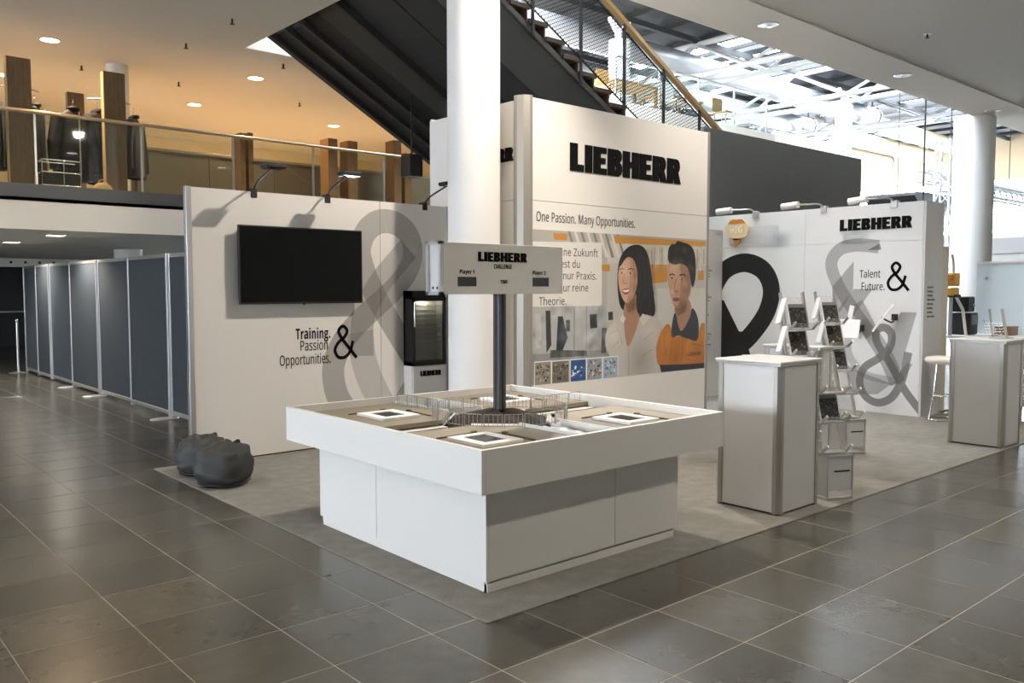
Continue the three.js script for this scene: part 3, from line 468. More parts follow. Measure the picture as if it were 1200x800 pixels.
// ---------- word mark tower ----------
const posterTex = canvas(1465, 800, (c, w, h) => {
  const P = (a, f) => { c.fillStyle = f; c.beginPath(); for (let i = 0; i < a.length; i += 2) i ? c.lineTo(a[i], a[i + 1]) : c.moveTo(a[i], a[i + 1]); c.closePath(); c.fill(); };
  const S = (a, f) => { // smooth closed outline
    c.fillStyle = f; c.beginPath(); const n = a.length / 2, m = i => [a[(i % n) * 2], a[(i % n) * 2 + 1]]; const mid = i => { const p = m(i), q = m(i + 1); return [(p[0] + q[0]) / 2, (p[1] + q[1]) / 2]; };
    c.moveTo(...mid(0)); for (let i = 1; i <= n; i++) c.quadraticCurveTo(...m(i), ...mid(i)); c.closePath(); c.fill();
  };
  const R = (x, y, a, b, f) => { c.fillStyle = f; c.fillRect(x, y, a, b); };
  R(0, 0, w, h, '#aaa69e');
  // workshop backdrop: bright bays, beams and machines printed out of focus
  R(560, 40, 905, 120, '#c2bdb2'); R(560, 160, 905, 330, '#b7b3ab'); R(1000, 300, 465, 300, '#c7c3bb'); R(0, 395, 560, 260, '#a8a8a6'); R(0, 640, 700, 160, '#8d8c89');
  for (let k = 0; k < 9; k++) P([250 + k * 48, 0, 268 + k * 48, 0, 330 + k * 48, 130, 306 + k * 48, 130], k % 2 ? '#cfcac0' : '#7f7b73');
  for (let k = 0; k < 16; k++) R(930 + k * 34, 60, 8, 90 + (k % 3) * 30, k % 2 ? '#8f8b84' : '#d2cec6');
  P([611, 9, 1465, 11, 1465, 42, 627, 51], '#c08a40'); P([928, 163, 1087, 160, 1089, 263, 947, 274], '#c48a3a'); P([144, 13, 250, 14, 243, 49, 151, 47], '#bd8134'); P([511, 171, 581, 169, 582, 206, 519, 207], '#bb8438'); R(1385, 190, 60, 60, '#c0883c');
  P([91, 417, 125, 417, 133, 598, 98, 637], '#3b3b3d'); P([181, 448, 216, 449, 253, 563, 210, 642, 168, 640], '#2f3238'); P([422, 443, 478, 442, 483, 518, 427, 519], '#303235'); P([571, 433, 609, 431, 611, 477, 573, 478], '#3a3b3d'); P([126, 623, 401, 639, 409, 668, 126, 666], '#4a4a49'); P([520, 520, 560, 520, 556, 660, 516, 660], '#4c4d4f');
  R(300, 400, 6, 240, '#6d6d6c'); R(394, 400, 5, 240, '#77777a'); R(240, 470, 30, 60, '#404347'); R(20, 430, 40, 180, '#b9b8b6');
  // lettering box
  P([-5, 63, 515, 50, 518, 397, -4, 395], '#d6d2cb');
  c.fillStyle = '#1e1e1e'; c.font = '56px sans-serif';
  const T = (s, xr, y) => { c.save(); c.translate(xr, y); c.scale(0.98, 1); c.textAlign = 'right'; c.fillText(s, 0, 0); c.restore(); };
  T('Deine Zukunft', 484, 130); T('startest du', 348, 192); T('mit nur Praxis.', 478, 254); T('Nie nur reine', 412, 318); c.save(); c.translate(44, 388); c.scale(0.98, 1); c.fillText('Theorie.', 0, 0); c.restore();
  // young woman in a pale blouse
  S([660, 136, 708, 78, 782, 50, 858, 54, 906, 97, 937, 196, 962, 330, 990, 462, 915, 470, 863, 441, 830, 500, 779, 460, 713, 433, 664, 405, 645, 297, 643, 211], '#1c1816');
  P([640, 660, 990, 660, 1040, 800, 660, 800], '#bdb6ad'); S([547, 617, 549, 542, 616, 485, 688, 446, 714, 536, 740, 642, 813, 495, 863, 446, 968, 466, 1066, 513, 1000, 614, 965, 680, 992, 773, 1044, 812, 640, 812, 651, 719, 571, 671], '#bdb6ad');
  S([712, 372, 811, 320, 858, 452, 748, 648, 719, 613, 694, 438], '#a97f63'); P([712, 378, 806, 330, 800, 420, 735, 440], '#8d654c');
  S([670, 160, 709, 122, 775, 126, 812, 176, 821, 253, 803, 322, 770, 366, 729, 392, 694, 370, 664, 313, 650, 262, 650, 212], '#b98e70'); S([668, 170, 712, 130, 758, 140, 750, 240, 740, 330, 726, 386, 696, 368, 666, 313, 652, 262, 652, 212], '#c9a083');
  S([770, 124, 845, 110, 880, 250, 885, 420, 838, 470, 800, 400, 818, 300, 822, 220, 800, 160], '#1f1a18'); S([660, 140, 730, 90, 790, 110, 712, 126, 664, 190], '#221c1a');
  for (const [x, y] of [[684, 214], [757, 214]]) { c.fillStyle = '#d9cfc4'; c.beginPath(); c.ellipse(x, y, 13, 5, 0, 0, 7); c.fill(); c.fillStyle = '#2a1d18'; c.beginPath(); c.ellipse(x - 2, y, 7, 6.5, 0, 0, 7); c.fill(); }
  c.lineWidth = 5; c.strokeStyle = '#2a201b'; c.beginPath(); c.moveTo(664, 196); c.quadraticCurveTo(684, 184, 704, 196); c.moveTo(734, 196); c.quadraticCurveTo(758, 182, 782, 196); c.stroke();
  c.strokeStyle = '#8f664f'; c.lineWidth = 4; c.beginPath(); c.moveTo(706, 220); c.quadraticCurveTo(690, 258, 694, 268); c.quadraticCurveTo(706, 280, 722, 270); c.stroke();
  S([678, 310, 705, 302, 760, 300, 744, 330, 710, 338, 688, 326], '#8d4a40'); P([686, 313, 752, 306, 738, 320, 706, 324], '#efe8df');
  c.strokeStyle = '#8f897f'; c.lineWidth = 4; for (const l of [[740, 642, 744, 800], [640, 520, 690, 620], [600, 640, 660, 600], [880, 600, 960, 560], [860, 700, 960, 660], [580, 560, 640, 540]]) { c.beginPath(); c.moveTo(l[0], l[1]); c.quadraticCurveTo((l[0] + l[2]) / 2 + 12, (l[1] + l[3]) / 2 - 14, l[2], l[3]); c.stroke(); }
  P([688, 446, 716, 470, 700, 500, 668, 478], '#d6d0c6'); P([863, 446, 930, 470, 870, 520, 838, 480], '#d0cac0');
  // young man in an orange work jacket
  P([1010, 720, 1465, 730, 1465, 800, 1040, 800], '#2c2e33');
  S([985, 660, 1030, 550, 1115, 496, 1141, 600, 1242, 583, 1397, 620, 1420, 500, 1500, 540, 1530, 760, 1460, 770, 1020, 756, 1004, 748], '#b8742f'); S([1260, 600, 1400, 630, 1430, 560, 1465, 560, 1465, 750, 1290, 742], '#c58138');
  S([1155, 400, 1285, 350, 1335, 414, 1298, 496, 1233, 576, 1185, 517, 1165, 470], '#a87f66'); P([1160, 415, 1280, 380, 1270, 440, 1190, 470], '#8a6350');
  S([1118, 607, 1148, 458, 1174, 444, 1195, 529, 1233, 575, 1316, 473, 1330, 405, 1404, 487, 1401, 640, 1300, 608, 1243, 600, 1205, 581], '#33363b');
  S([1098, 140, 1159, 130, 1233, 132, 1298, 180, 1325, 250, 1312, 335, 1267, 405, 1183, 430, 1142, 392, 1118, 343, 1100, 285, 1088, 228], '#a47c62'); S([1098, 150, 1170, 136, 1220, 180, 1215, 280, 1200, 420, 1146, 392, 1120, 343, 1102, 285, 1090, 228], '#be9579');
  S([1086, 130, 1094, 60, 1130, 34, 1160, 40, 1175, 14, 1215, 22, 1288, 30, 1346, 61, 1366, 155, 1362, 249, 1330, 312, 1305, 215, 1281, 168, 1215, 149, 1160, 162, 1112, 152], '#191614');
  for (const [x, y] of [[1136, 240], [1232, 246]]) { c.fillStyle = '#c9bfb4'; c.beginPath(); c.ellipse(x, y, 12, 4.5, 0, 0, 7); c.fill(); c.fillStyle = '#241a16'; c.beginPath(); c.ellipse(x - 3, y, 7, 6.5, 0, 0, 7); c.fill(); }
  c.lineWidth = 8; c.strokeStyle = '#1f1815'; c.beginPath(); c.moveTo(1108, 222); c.quadraticCurveTo(1134, 210, 1158, 222); c.moveTo(1204, 224); c.quadraticCurveTo(1234, 208, 1264, 226); c.stroke();
  c.strokeStyle = '#7f5844'; c.lineWidth = 5; c.beginPath(); c.moveTo(1174, 240); c.quadraticCurveTo(1150, 300, 1154, 314); c.quadraticCurveTo(1172, 328, 1194, 316); c.stroke(); S([1136, 362, 1168, 354, 1218, 362, 1190, 382, 1156, 380], '#86503f');
  c.strokeStyle = '#8d561f'; c.lineWidth = 5; for (const l of [[1140, 610, 1120, 740], [1240, 590, 1236, 745], [1060, 560, 1080, 700], [1330, 640, 1440, 660]]) { c.beginPath(); c.moveTo(l[0], l[1]); c.lineTo(l[2], l[3]); c.stroke(); }
  c.fillStyle = '#2b2118'; c.font = 'bold 30px sans-serif'; c.fillText('LIEBHERR', 1290, 716);
  const glow = (x, y, r, f) => { const g = c.createRadialGradient(x, y, 0, x, y, r); g.addColorStop(0, f); g.addColorStop(1, f.replace(/[\d.]+\)$/, '0)')); c.fillStyle = g; c.fillRect(x - r, y - r, 2 * r, 2 * r); };
  glow(700, 200, 60, 'rgba(236,205,178,0.5)'); glow(690, 300, 40, 'rgba(226,170,150,0.45)'); glow(805, 220, 40, 'rgba(100,66,50,0.3)'); glow(795, 300, 40, 'rgba(100,66,50,0.3)'); glow(770, 400, 60, 'rgba(70,45,34,0.4)');
  glow(1150, 180, 70, 'rgba(226,190,160,0.45)'); glow(1140, 320, 50, 'rgba(220,176,146,0.4)'); glow(1300, 230, 60, 'rgba(90,62,48,0.3)'); glow(1285, 310, 60, 'rgba(90,62,48,0.3)'); glow(1240, 410, 60, 'rgba(60,40,30,0.4)');
  glow(850, 720, 160, 'rgba(120,112,104,0.5)'); glow(610, 560, 90, 'rgba(226,222,214,0.5)'); glow(930, 540, 90, 'rgba(214,208,200,0.45)'); glow(1080, 600, 90, 'rgba(222,150,72,0.5)'); glow(1400, 700, 120, 'rgba(110,62,20,0.4)'); glow(1180, 720, 80, 'rgba(110,62,20,0.35)');
  c.lineWidth = 2; for (let k = 0; k < 40; k++) { const x = 790 + rr(-30, 150), y = rr(70, 120); c.strokeStyle = k % 3 ? 'rgba(70,58,50,0.5)' : 'rgba(8,6,5,0.6)'; c.beginPath(); c.moveTo(x, y); c.quadraticCurveTo(x + rr(10, 60), y + 140, x + rr(0, 60), rr(320, 440)); c.stroke(); }
  for (let k = 0; k < 50; k++) { const x = rr(1095, 1350), y = rr(28, 110); c.strokeStyle = k % 3 ? 'rgba(66,56,50,0.55)' : 'rgba(8,6,5,0.6)'; c.beginPath(); c.moveTo(x, y); c.lineTo(x + rr(-14, 16), y + rr(-24, 30)); c.stroke(); }
  for (let k = 0; k < 70; k++) glow(rr(0, 560), rr(400, 680), rr(14, 50), ['rgba(230,230,228,0.22)', 'rgba(60,62,66,0.2)', 'rgba(150,150,148,0.3)'][k % 3]);
  for (let k = 0; k < 60; k++) glow(rr(930, 1460), rr(50, 330) * (k % 2 ? 1 : 0.6) + 10, rr(12, 40), ['rgba(240,236,226,0.2)', 'rgba(110,100,88,0.18)', 'rgba(206,150,70,0.16)'][k % 3]);
  // row of five small pictures
  const cols = ['#8b857b', '#6f675d', '#2b4f86', '#8b95a2', '#9aa7b5'], sp = [['#3c3b38', '#b4a37e', '#57544e'], ['#2f2c29', '#a58f70', '#54493e'], ['#e1e6ea', '#4a6ea4', '#2c3c55'], ['#a2743a', '#3c3833', '#cfc9bd'], ['#6d7c8b', '#c4ced6', '#566474']];
  [[14, 132, 682, 800], [138, 266, 684, 800], [276, 396, 684, 800], [402, 524, 684, 800], [531, 654, 684, 800]].forEach(([x0, x1, y0, y1], i) => {
    R(x0 - 3, y0 - 4, x1 - x0 + 6, y1 - y0 + 4, '#dfe0e0'); R(x0 + 2, y0 + 2, x1 - x0 - 4, y1 - y0 - 2, cols[i]);
    for (let k = 0; k < 46; k++) { c.fillStyle = sp[i][k % 3]; const s = rr(5, 17); c.fillRect(rr(x0 + 4, x1 - 20), rr(y0 + (i === 2 ? 30 : 10), y1 - (i === 2 ? 30 : 18)), s, s * rr(0.4, 1)); }
  });
});
{
  const Z = -6.42, Y = 0.006, t = thing('word_mark_tower', 'tall white stand tower with recruiting poster and black word mark', 'exhibition tower', [0, Y, 0]);
  const X0 = 5.9, X1 = 8.84, ZB = -8.0, T = 3.52;
  part('front_header_panel', bx(X0, 2.495, Z - 0.03, X1, T, Z), M.panel, t); part('front_panel', bx(X0, 0, Z - 0.03, X1, 2.49, Z), M.panel, t);
  part('side_header_panel', bx(5.76, 2.495, ZB, 5.79, T - 0.03, Z - 0.14), M.panel, t); part('side_panel', bx(5.76, 0, ZB, 5.79, 2.49, Z - 0.14), M.panel, t);
  part('back_panel', bx(5.79, 0, ZB - 0.03, X1, T, ZB), M.panel, t); part('right_side_panel', bx(X1 + 0.01, 0, ZB, X1 + 0.04, T, Z - 0.05), M.panel, t);
  part('corner_post', poly([[5.76, -Z + 0.13], [5.765, -Z + 0.09], [5.80, -Z + 0.03], [5.86, -Z - 0.003], [5.9, -Z], [5.9, -Z + 0.14]].map(p => [p[0], p[1]]), T + 0.02, 0).rotateX(-Math.PI / 2), std(0x98938a, 0.4, 0.35), t, 'grey chamfered corner profile');
  part('corner_post', bx(X1, 0, Z - 0.06, X1 + 0.05, T + 0.01, Z + 0.004, 0.01), std(0x98938a, 0.4, 0.35), t);
  part('tower_top', bx(5.8, T - 0.06, ZB, X1, T - 0.04, Z - 0.03), M.panel, t);
  const pg = new THREE.PlaneGeometry(2.93, 1.6).translate(X0 + 1.465, 1.4, Z + 0.002);
  part('poster', pg, std(0xffffff, 0.45, 0, { map: posterTex }), t, 'photo poster of a smiling woman and a man in orange jacket');
  part('word_mark', wordMark(0.29, 1.86, 0.012).map(g => g.translate(6.43, 2.84, Z)), M.ink, t);
  part('lettering', text('One Passion. Many Opportunities.', 0.098, 'reg', 0.74).translate(5.95, 2.285, Z + 0.001), std(0x3a3835, 0.6), t);
  part('side_word_mark', wordMark(0.14, 0.92, 0.012).map(g => g.rotateY(-Math.PI / 2).translate(5.76, 2.89, -7.48)), M.ink, t);
}
// ---------- silver information panel beside the tower ----------
{
  const t = thing('information_panel', 'narrow silver information panel between the tower and the talent wall', 'display panel', [10.24, 0.006, -7.5]);
  part('panel', bx(0, 0, -0.03, 0.49, 2.46, 0, 0.004), M.silver, t); part('edge_profile', bx(0.475, 0, -0.035, 0.495, 2.465, 0.006, 0.003), M.alu, t);
  const tm = std(0x55585e, 0.6); [1.9, 1.85, 1.8, 1.76, 1.5, 1.46, 1.41, 1.2, 1.1, 0.92, 0.88, 0.84, 0.8, 0.76, 0.72].forEach((y, i) => part('lettering', text(['Berufe', 'Ausbildung', 'Studium', 'Technik'][i % 4], 0.026, 'reg', 0.9).translate(0.06, y, 0.001), tm, t));
}
// ---------- right wall ----------
{
  const X = 10.72, t = thing('exhibition_wall', 'white stand wall with black and grey ampersands and talent lettering', 'exhibition wall', [X, 0.0065, 0]);
  const z0 = -7.75, z1 = -4.58, H = 2.67, ppm = 380;
  const map = canvas((z1 - z0) * ppm, H * ppm, (c, w, h) => {
    c.fillStyle = '#dcdbd8'; c.fillRect(0, 0, w, h);
    const q = p => p.map(([z, y]) => [(z - z0) * ppm, (H - y) * ppm]);
    const fill = (p, f) => { c.fillStyle = f; c.beginPath(); q(p).forEach((a, i) => i ? c.lineTo(...a) : c.moveTo(...a)); c.closePath(); c.fill(); };
    const k = 'rgba(84,82,78,0.42)', k2 = 'rgba(70,68,64,0.62)';
    // grey ampersand seen large
    strokeCurve(c, q([[-5.13, 2.13], [-5.45, 2.16], [-5.66, 2.11], [-5.77, 1.95], [-5.68, 1.66], [-5.42, 1.28], [-5.2, 1.0]]), 0.17 * ppm, k);
    fill([[-5.46, 1.95], [-5.46, 1.59], [-5.62, 1.3], [-5.74, 1.22], [-5.75, 1.62]], k);
    fill([[-5.12, 2.17], [-5.1, 2.09], [-5.28, 2.09]], k2);
    fill([[-5.45, 1.59], [-5.2, 1.59], [-5.4, 1.3], [-5.62, 1.0], [-5.74, 1.22]], k);
    strokeCurve(c, q([[-5.42, 1.4], [-5.2, 1.02], [-5.0, 0.72], [-4.84, 0.4]]), 0.2 * ppm, k);
    strokeCurve(c, q([[-5.5, 1.1], [-5.5, 0.75], [-5.3, 0.5], [-4.9, 0.42]]), 0.1 * ppm, 'rgba(84,82,78,0.3)');
    fill([[-5.52, 0.58], [-5.3, 0.5], [-4.92, 0.39], [-5.1, 0.24], [-5.45, 0.2]], k); fill([[-4.83, 1.3], [-4.63, 1.3], [-4.86, 0.41], [-5.02, 0.7]], k); fill([[-4.66, 0.66], [-4.74, 0.66], [-4.92, 0.39], [-4.8, 0.39]], k);
    // small dark ampersand
    strokeCurve(c, q([[-4.5, 0.02], [-4.75, 0.32], [-4.93, 0.62], [-5.13, 0.93], [-5.13, 1.06], [-5.03, 1.1], [-4.94, 1.02], [-4.96, 0.84], [-5.1, 0.7], [-5.28, 0.57], [-5.34, 0.38], [-5.26, 0.2], [-5.1, 0.13], [-4.93, 0.2], [-4.8, 0.42], [-4.72, 0.8]]), 0.1 * ppm, k2);
    // heavy black ampersand at the far end
    strokeCurve(c, q([[-7.8, 1.15], [-7.62, 1.62], [-7.42, 1.88], [-7.1, 1.97], [-6.8, 1.85], [-6.67, 1.6], [-6.72, 1.3], [-6.92, 1.0], [-7.15, 0.78], [-7.45, 0.6], [-7.8, 0.5]]), 0.27 * ppm, '#0d0d0d');
    fill([[-7.19, 0.97], [-7.46, 1.42], [-7.75, 1.5], [-7.75, 0.62], [-6.99, 0.64], [-7.02, 0.72], [-6.84, 0.95]], '#0d0d0d');
    strokeCurve(c, q([[-7.75, 0.5], [-7.3, 0.7], [-7.02, 0.86]]), 0.2 * ppm, '#0d0d0d');
  });
  const pm = std(0xffffff, 0.5, 0, { map });
  const wp = (a, b, ya, yb) => { const g = new THREE.BoxGeometry(0.03, yb - ya, b - a); g.translate(0.015, (ya + yb) / 2, (a + b) / 2); const p = g.attributes.position, uv = g.attributes.uv; for (let i = 0; i < p.count; i++) uv.setXY(i, (p.getZ(i) - z0) / (z1 - z0), p.getY(i) / H); return g; };
  part('wall_panel', wp(z0, -6.16, 0, 2.19), pm, t); part('wall_panel', wp(-6.157, z1, 0, 2.19), pm, t); part('header_panel', wp(z0, -6.16, 2.194, H), pm, t); part('header_panel', wp(-6.157, z1, 2.194, H), pm, t);
  part('end_panel', bx(0.004, 0, z1, 0.54, H, z1 + 0.03, 0.004), M.silver, t, 'grey end face of the wall'); part('back_panel', bx(0.5, 0, z0, 0.53, H, z1), M.silver, t); part('top_panel', bx(0.03, H - 0.03, z0, 0.5, H - 0.005, z1), M.panel, t);
  const rot = g => g.rotateY(-Math.PI / 2);
  part('word_mark', wordMark(0.15, 0.94, 0.01).map(g => rot(g).translate(-0.0, 2.35, -5.66)), M.ink, t);
  part('lettering', rot(text('Talent', 0.1, 'reg', 0.72, 'right')).translate(-0.001, 1.735, -5.1), M.ink, t); part('lettering', rot(text('Future.', 0.1, 'reg', 0.72, 'right')).translate(-0.001, 1.575, -5.04), M.ink, t);
  part('ampersand', rot(ampersand(0.36, 0.036)).translate(-0.002, 1.57, -5.02), M.ink, t);
  for (let k = 0; k < 8; k++) part('lettering', text(['Kontakt und', 'Bewerbung', 'Ausbildung', 'Duales Studium'][k % 4], 0.028, 'reg', 0.8).translate(0.1, 1.6 - k * 0.052, z1 + 0.0305), std(0x6a6c6e, 0.6), t);
  for (const [z, l] of [[-7.2, 'white cylinder spotlight on the talent wall above the orange speech bubble'], [-6.15, 'white cylinder spotlight in the middle of the talent wall top'], [-5.2, 'white cylinder spotlight on the talent wall above the word mark']]) {
    const a = thing('cylinder_spotlight', l, 'spotlight', [X, 0.006 + H, z], 'cylinder spotlights on the talent wall');
    part('lamp_body', bar(V(-0.28, 0.03, -0.2), V(-0.28, 0.045, 0.04), 0.045, 18), M.white, a); part('lamp_face', bar(V(-0.28, 0.029, -0.206), V(-0.28, 0.03, -0.2), 0.04, 18), M.dark, a);
    part('arm', tube([V(0.01, 0.0, 0.26), V(-0.1, 0.05, 0.24), V(-0.22, 0.045, 0.14), V(-0.28, 0.045, 0.04)], 0.011, 16, 8), M.alu, a); part('clamp', bx(-0.03, -0.06, 0.22, 0.05, 0.03, 0.3, 0.006), M.alu, a);
  }
  // speech bubble sign and clear plaque
  const b = thing('speech_bubble_sign', 'orange and cream speech bubble sign at the top of the talent wall', 'sign', [X - 0.04, 2.46, -7.22]);
  const pts = []; for (let k = 0; k < 40; k++) { const u = k / 40 * Math.PI * 2, r = 1 + 0.05 * Math.sin(7 * u); pts.push([0.2 * r * Math.cos(u), 0.15 * r * Math.sin(u)]); }
  part('bubble', rot(poly(pts, 0.012, 0.003)).translate(0, 0, 0), std(0xdfc79c, 0.5), b); part('bubble_rim', rot(poly(pts.filter((p, i) => i >= 4 && i <= 16), 0.004)).translate(-0.016, -0.0, 0), M.orange, b); part('bubble_tail', rot(poly([[-0.06, -0.13], [0.06, -0.13], [0.03, -0.2], [-0.02, -0.26]], 0.012, 0.003)), M.orange, b);
  part('lettering', rot(text('BIG', 0.1, 'bold', 0.95, 'center', 0.006)).translate(-0.016, -0.05, 0), std(0xf2e6c8, 0.5), b);
  const p = thing('clear_plaque', 'clear acrylic plaque on the talent wall beside the speech bubble', 'plaque', [X - 0.02, 2.37, -6.95]); part('plate', bx(-0.006, -0.12, -0.4, 0.0, 0.12, 0.4, 0.002), M.acrylic, p); for (const z of [-0.36, 0.36]) part('spacer', bar(V(0, 0.08, z), V(0.02, 0.08, z), 0.012, 10), M.alu, p);
  // tablet holders on arms
  for (const [z, y, tilt, l] of [[-5.33, 1.09, 0, 'white tablet holder facing the room on the talent wall, nearest the brochure stands'], [-4.9, 1.24, 1, 'white tilted tablet holder seen edge on below the talent lettering']]) {
    const a = thing('tablet_holder', l, 'tablet holder', [X, y, z]);
    part('wall_plate', bx(-0.012, -0.04, -0.04, 0, 0.04, 0.04, 0.003), M.dark, a); part('arm', tube([V(-0.01, -0.02, 0.0), V(-0.12, -0.06, 0.02), V(-0.35, 0.0, 0)], 0.011, 14, 8), M.dark, a);
    if (tilt) { const u = V(0, 0.3, 0.23).normalize(), d = V(0.9, 0, -0.43).normalize(), w = new THREE.Vector3().crossVectors(d, u).normalize(); d.crossVectors(u, w); part('tablet_case', bx(-0.1, -0.19, -0.012, 0.1, 0.19, 0.012, 0.006).applyMatrix4(new THREE.Matrix4().makeBasis(d, u, w)).translate(-0.36, 0.0, 0.02), M.paper, a); }
    else part('tablet_case', bx(-0.012, -0.12, -0.14, 0.012, 0.12, 0.14, 0.006).rotateZ(-0.18).translate(-0.36, 0, 0.01), M.paper, a);
    if (!tilt) part('leaflet', bx(-0.006, 0.0, -0.03, 0.006, 0.2, 0.03).rotateX(0.2).translate(-0.34, 0.1, 0.0), M.paper, a);
  }
}

// ---------- game table ----------
{
  const t = thing('game_table', 'big square white game table with overhanging rim and sunken playing fields', 'table', [0, 0.006, 0]);
  const bx0 = 2.77, bx1 = 4.37, bz0 = -5.14, bz1 = -3.37, top = 0.56, W = M.table;
  part('base_core', bx(bx0 + 0.02, 0.02, bz0, bx1 - 0.01, top, bz1 - 0.02), W, t);
  part('side_panel', bx(bx0, 0.06, bz0, bx0 + 0.019, top, -4.434, 0.0015), W, t); part('side_panel', bx(bx0, 0.06, -4.43, bx0 + 0.019, top, bz1, 0.0015), W, t);
  part('front_panel', bx(bx0 + 0.02, 0.06, bz1 - 0.019, 3.768, top, bz1, 0.0015), W, t); part('front_panel', bx(3.772, 0.06, bz1 - 0.019, bx1, top, bz1, 0.0015), W, t);
  part('plinth', [bx(bx0 + 0.012, 0, bz0 + 0.02, bx0 + 0.03, 0.055, bz1 - 0.01), bx(bx0 + 0.012, 0, bz1 - 0.03, bx1 - 0.03, 0.045, bz1 - 0.006)], W, t);
  const x0 = 2.66, x1 = 4.72, z0 = -5.4, z1 = -3.27, y0 = 0.555, y1 = 0.785, th = 0.028, fy = 0.735;
  part('rim_board', bx(x0, y0, z0, x0 + th, y1, z1, 0.002), W, t); part('rim_board', bx(x1 - th, y0, z0, x1, y1, z1, 0.002), W, t);
  part('rim_board', bx(x0 + th, y0, z1 - th, x1 - th, y1, z1, 0.002), W, t); part('rim_board', bx(x0 + th, y0, z0, x1 - th, y1, z0 + th, 0.002), W, t);
  part('table_bottom', bx(x0 + th, y0 + 0.01, z0 + th, x1 - th, 0.62, z1 - th), W, t);
  // four raised fields, a cross of sunken lanes between them
  const cx = 3.68, cz = -4.33, lw = 0.15;
  const field = (xa, za, xb, zb, ix, iz) => { // cut the corner at the middle
    const c = 0.22, xi = ix > 0 ? xa : xb, zi = iz > 0 ? za : zb, xo = ix > 0 ? xb : xa, zo = iz > 0 ? zb : za;
    const p = [[xo, -zo], [xo, -zi], [xi + ix * c, -zi], [xi, -(zi + iz * c)], [xi, -zo]];
    const b = part('field_plate', uvBox(poly(p, 0.03).rotateX(-Math.PI / 2).translate(0, fy - 0.03, 0)), M.tray, t, 'beige playing field');
    const e = []; for (let i = 1; i < 4; i++) { const q = p[i], r = p[i + 1]; e.push(flat(V(q[0], fy - 0.045, -q[1]), V(r[0], fy - 0.045, -r[1]), 0.011, 0.13)); }
    part('field_edge', e.map(g => g), W, b);
  };
  field(x0 + th, z0 + th, cx - lw, cz - lw, -1, -1); field(x0 + th, cz + lw, cx - lw, z1 - th, -1, 1); field(cx + lw, cz + lw, x1 - th, z1 - th, 1, 1); field(cx + lw, z0 + th, x1 - th, cz - lw, 1, -1);
  part('lane_floor', [bx(x0 + th, 0.62, cz - lw, x1 - th, 0.645, cz + lw), bx(cx - lw, 0.62, z0 + th, cx + lw, 0.645, z1 - th), bx(cx - 0.38, 0.62, cz - 0.38, cx + 0.38, 0.644, cz + 0.38)], M.dark, t);
  // gravel in the lanes
  const gr = [], gw = []; for (let k = 0; k < 620; k++) { const s = rr(0.008, 0.02), g = new THREE.DodecahedronGeometry(s, 0); const a = k % 2; let x = a ? rr(x0 + 0.06, x1 - 0.06) : cx + rr(-0.12, 0.12), z = a ? cz + rr(-0.12, 0.12) : rr(z0 + 0.06, z1 - 0.06); g.rotateX(rnd() * 3).rotateY(rnd() * 3).translate(x, 0.65 + rr(0, 0.03), z); (rnd() < 0.55 ? gw : gr).push(g); }
  part('lane_gravel', gr, std(0x5a534a, 0.9), t).userData.kind = 'stuff'; part('lane_gravel', gw, std(0xc9c6bf, 0.8), t).userData.kind = 'stuff';
  // heap of soil in the middle
  const n = 40, mp = [], mi = []; for (let i = 0; i <= 10; i++) for (let k = 0; k <= n; k++) { const u = k / n * Math.PI * 2, r = i / 10, R = 0.4 + 0.03 * Math.sin(3 * u + 1) + 0.02 * Math.sin(7 * u), h = Math.pow(1 - r * r, 1.1) * 0.1 + (1 - r) * 0.012 * Math.sin(5 * u + 6 * r) + (i > 0 && i < 10 ? rr(-0.006, 0.006) : 0); mp.push(R * r * Math.cos(u), h, R * r * Math.sin(u)); }
  for (let k = 0; k <= n; k++) for (let i = 0; i < 10; i++) { if (k === n) continue; const a = i * (n + 1) + k, b = a + n + 1; mi.push(a, a + 1, b, b, a + 1, b + 1); }
  for (let i = 0; i <= 10; i++) for (const q of [0, 1, 2]) mp[(i * (n + 1) + n) * 3 + q] = mp[i * (n + 1) * 3 + q];
  const mg = new THREE.BufferGeometry(); mg.setAttribute('position', new THREE.Float32BufferAttribute(mp, 3)); mg.setAttribute('uv', new THREE.Float32BufferAttribute(mp.filter((v, i) => i % 3 !== 1), 2)); mg.setIndex(mi); mg.computeVertexNormals(); part('soil_heap', mg.translate(cx, 0.68, cz), M.soil, t, 'heap of dark brown soil');
  // little clear fences round the heap and along the lanes
  const fm = std(0x8f8f8b, 0.4, 0.3);
  const fence = (x, z, a) => {
    const w = 0.115, h = 0.085, f = [bar(V(-w / 2, 0, 0), V(-w / 2, h, 0), 0.0028, 5), bar(V(w / 2, 0, 0), V(w / 2, h, 0), 0.0028, 5), bar(V(-w / 2, h, 0), V(w / 2, h, 0), 0.0025, 5), bar(V(-w / 2, h * 0.15, 0), V(w / 2, h * 0.15, 0), 0.0025, 5), bar(V(-w / 4, h * 0.15, 0), V(-w / 4, h, 0), 0.0018, 4), bar(V(0, h * 0.15, 0), V(0, h, 0), 0.0018, 4), bar(V(w / 4, h * 0.15, 0), V(w / 4, h, 0), 0.0018, 4)];
    const m = part('fence', f, fm, t); m.position.set(x, fy - 0.005, z); m.rotation.y = a;
    part('fence_pane', bx(-w / 2, 0.012, -0.001, w / 2, h, 0.001), M.clear, m);
  };
  for (let k = 0; k < 22; k++) { const u = k / 22 * Math.PI * 2 + 0.08; fence(cx + 0.45 * Math.cos(u), cz + 0.45 * Math.sin(u), -u + Math.PI / 2); }
  for (let k = 0; k < 4; k++) { fence(x1 - 0.16 - k * 0.13, cz - lw - 0.012, 0); fence(cx - lw - 0.012, z0 + 0.14 + k * 0.13, Math.PI / 2); }
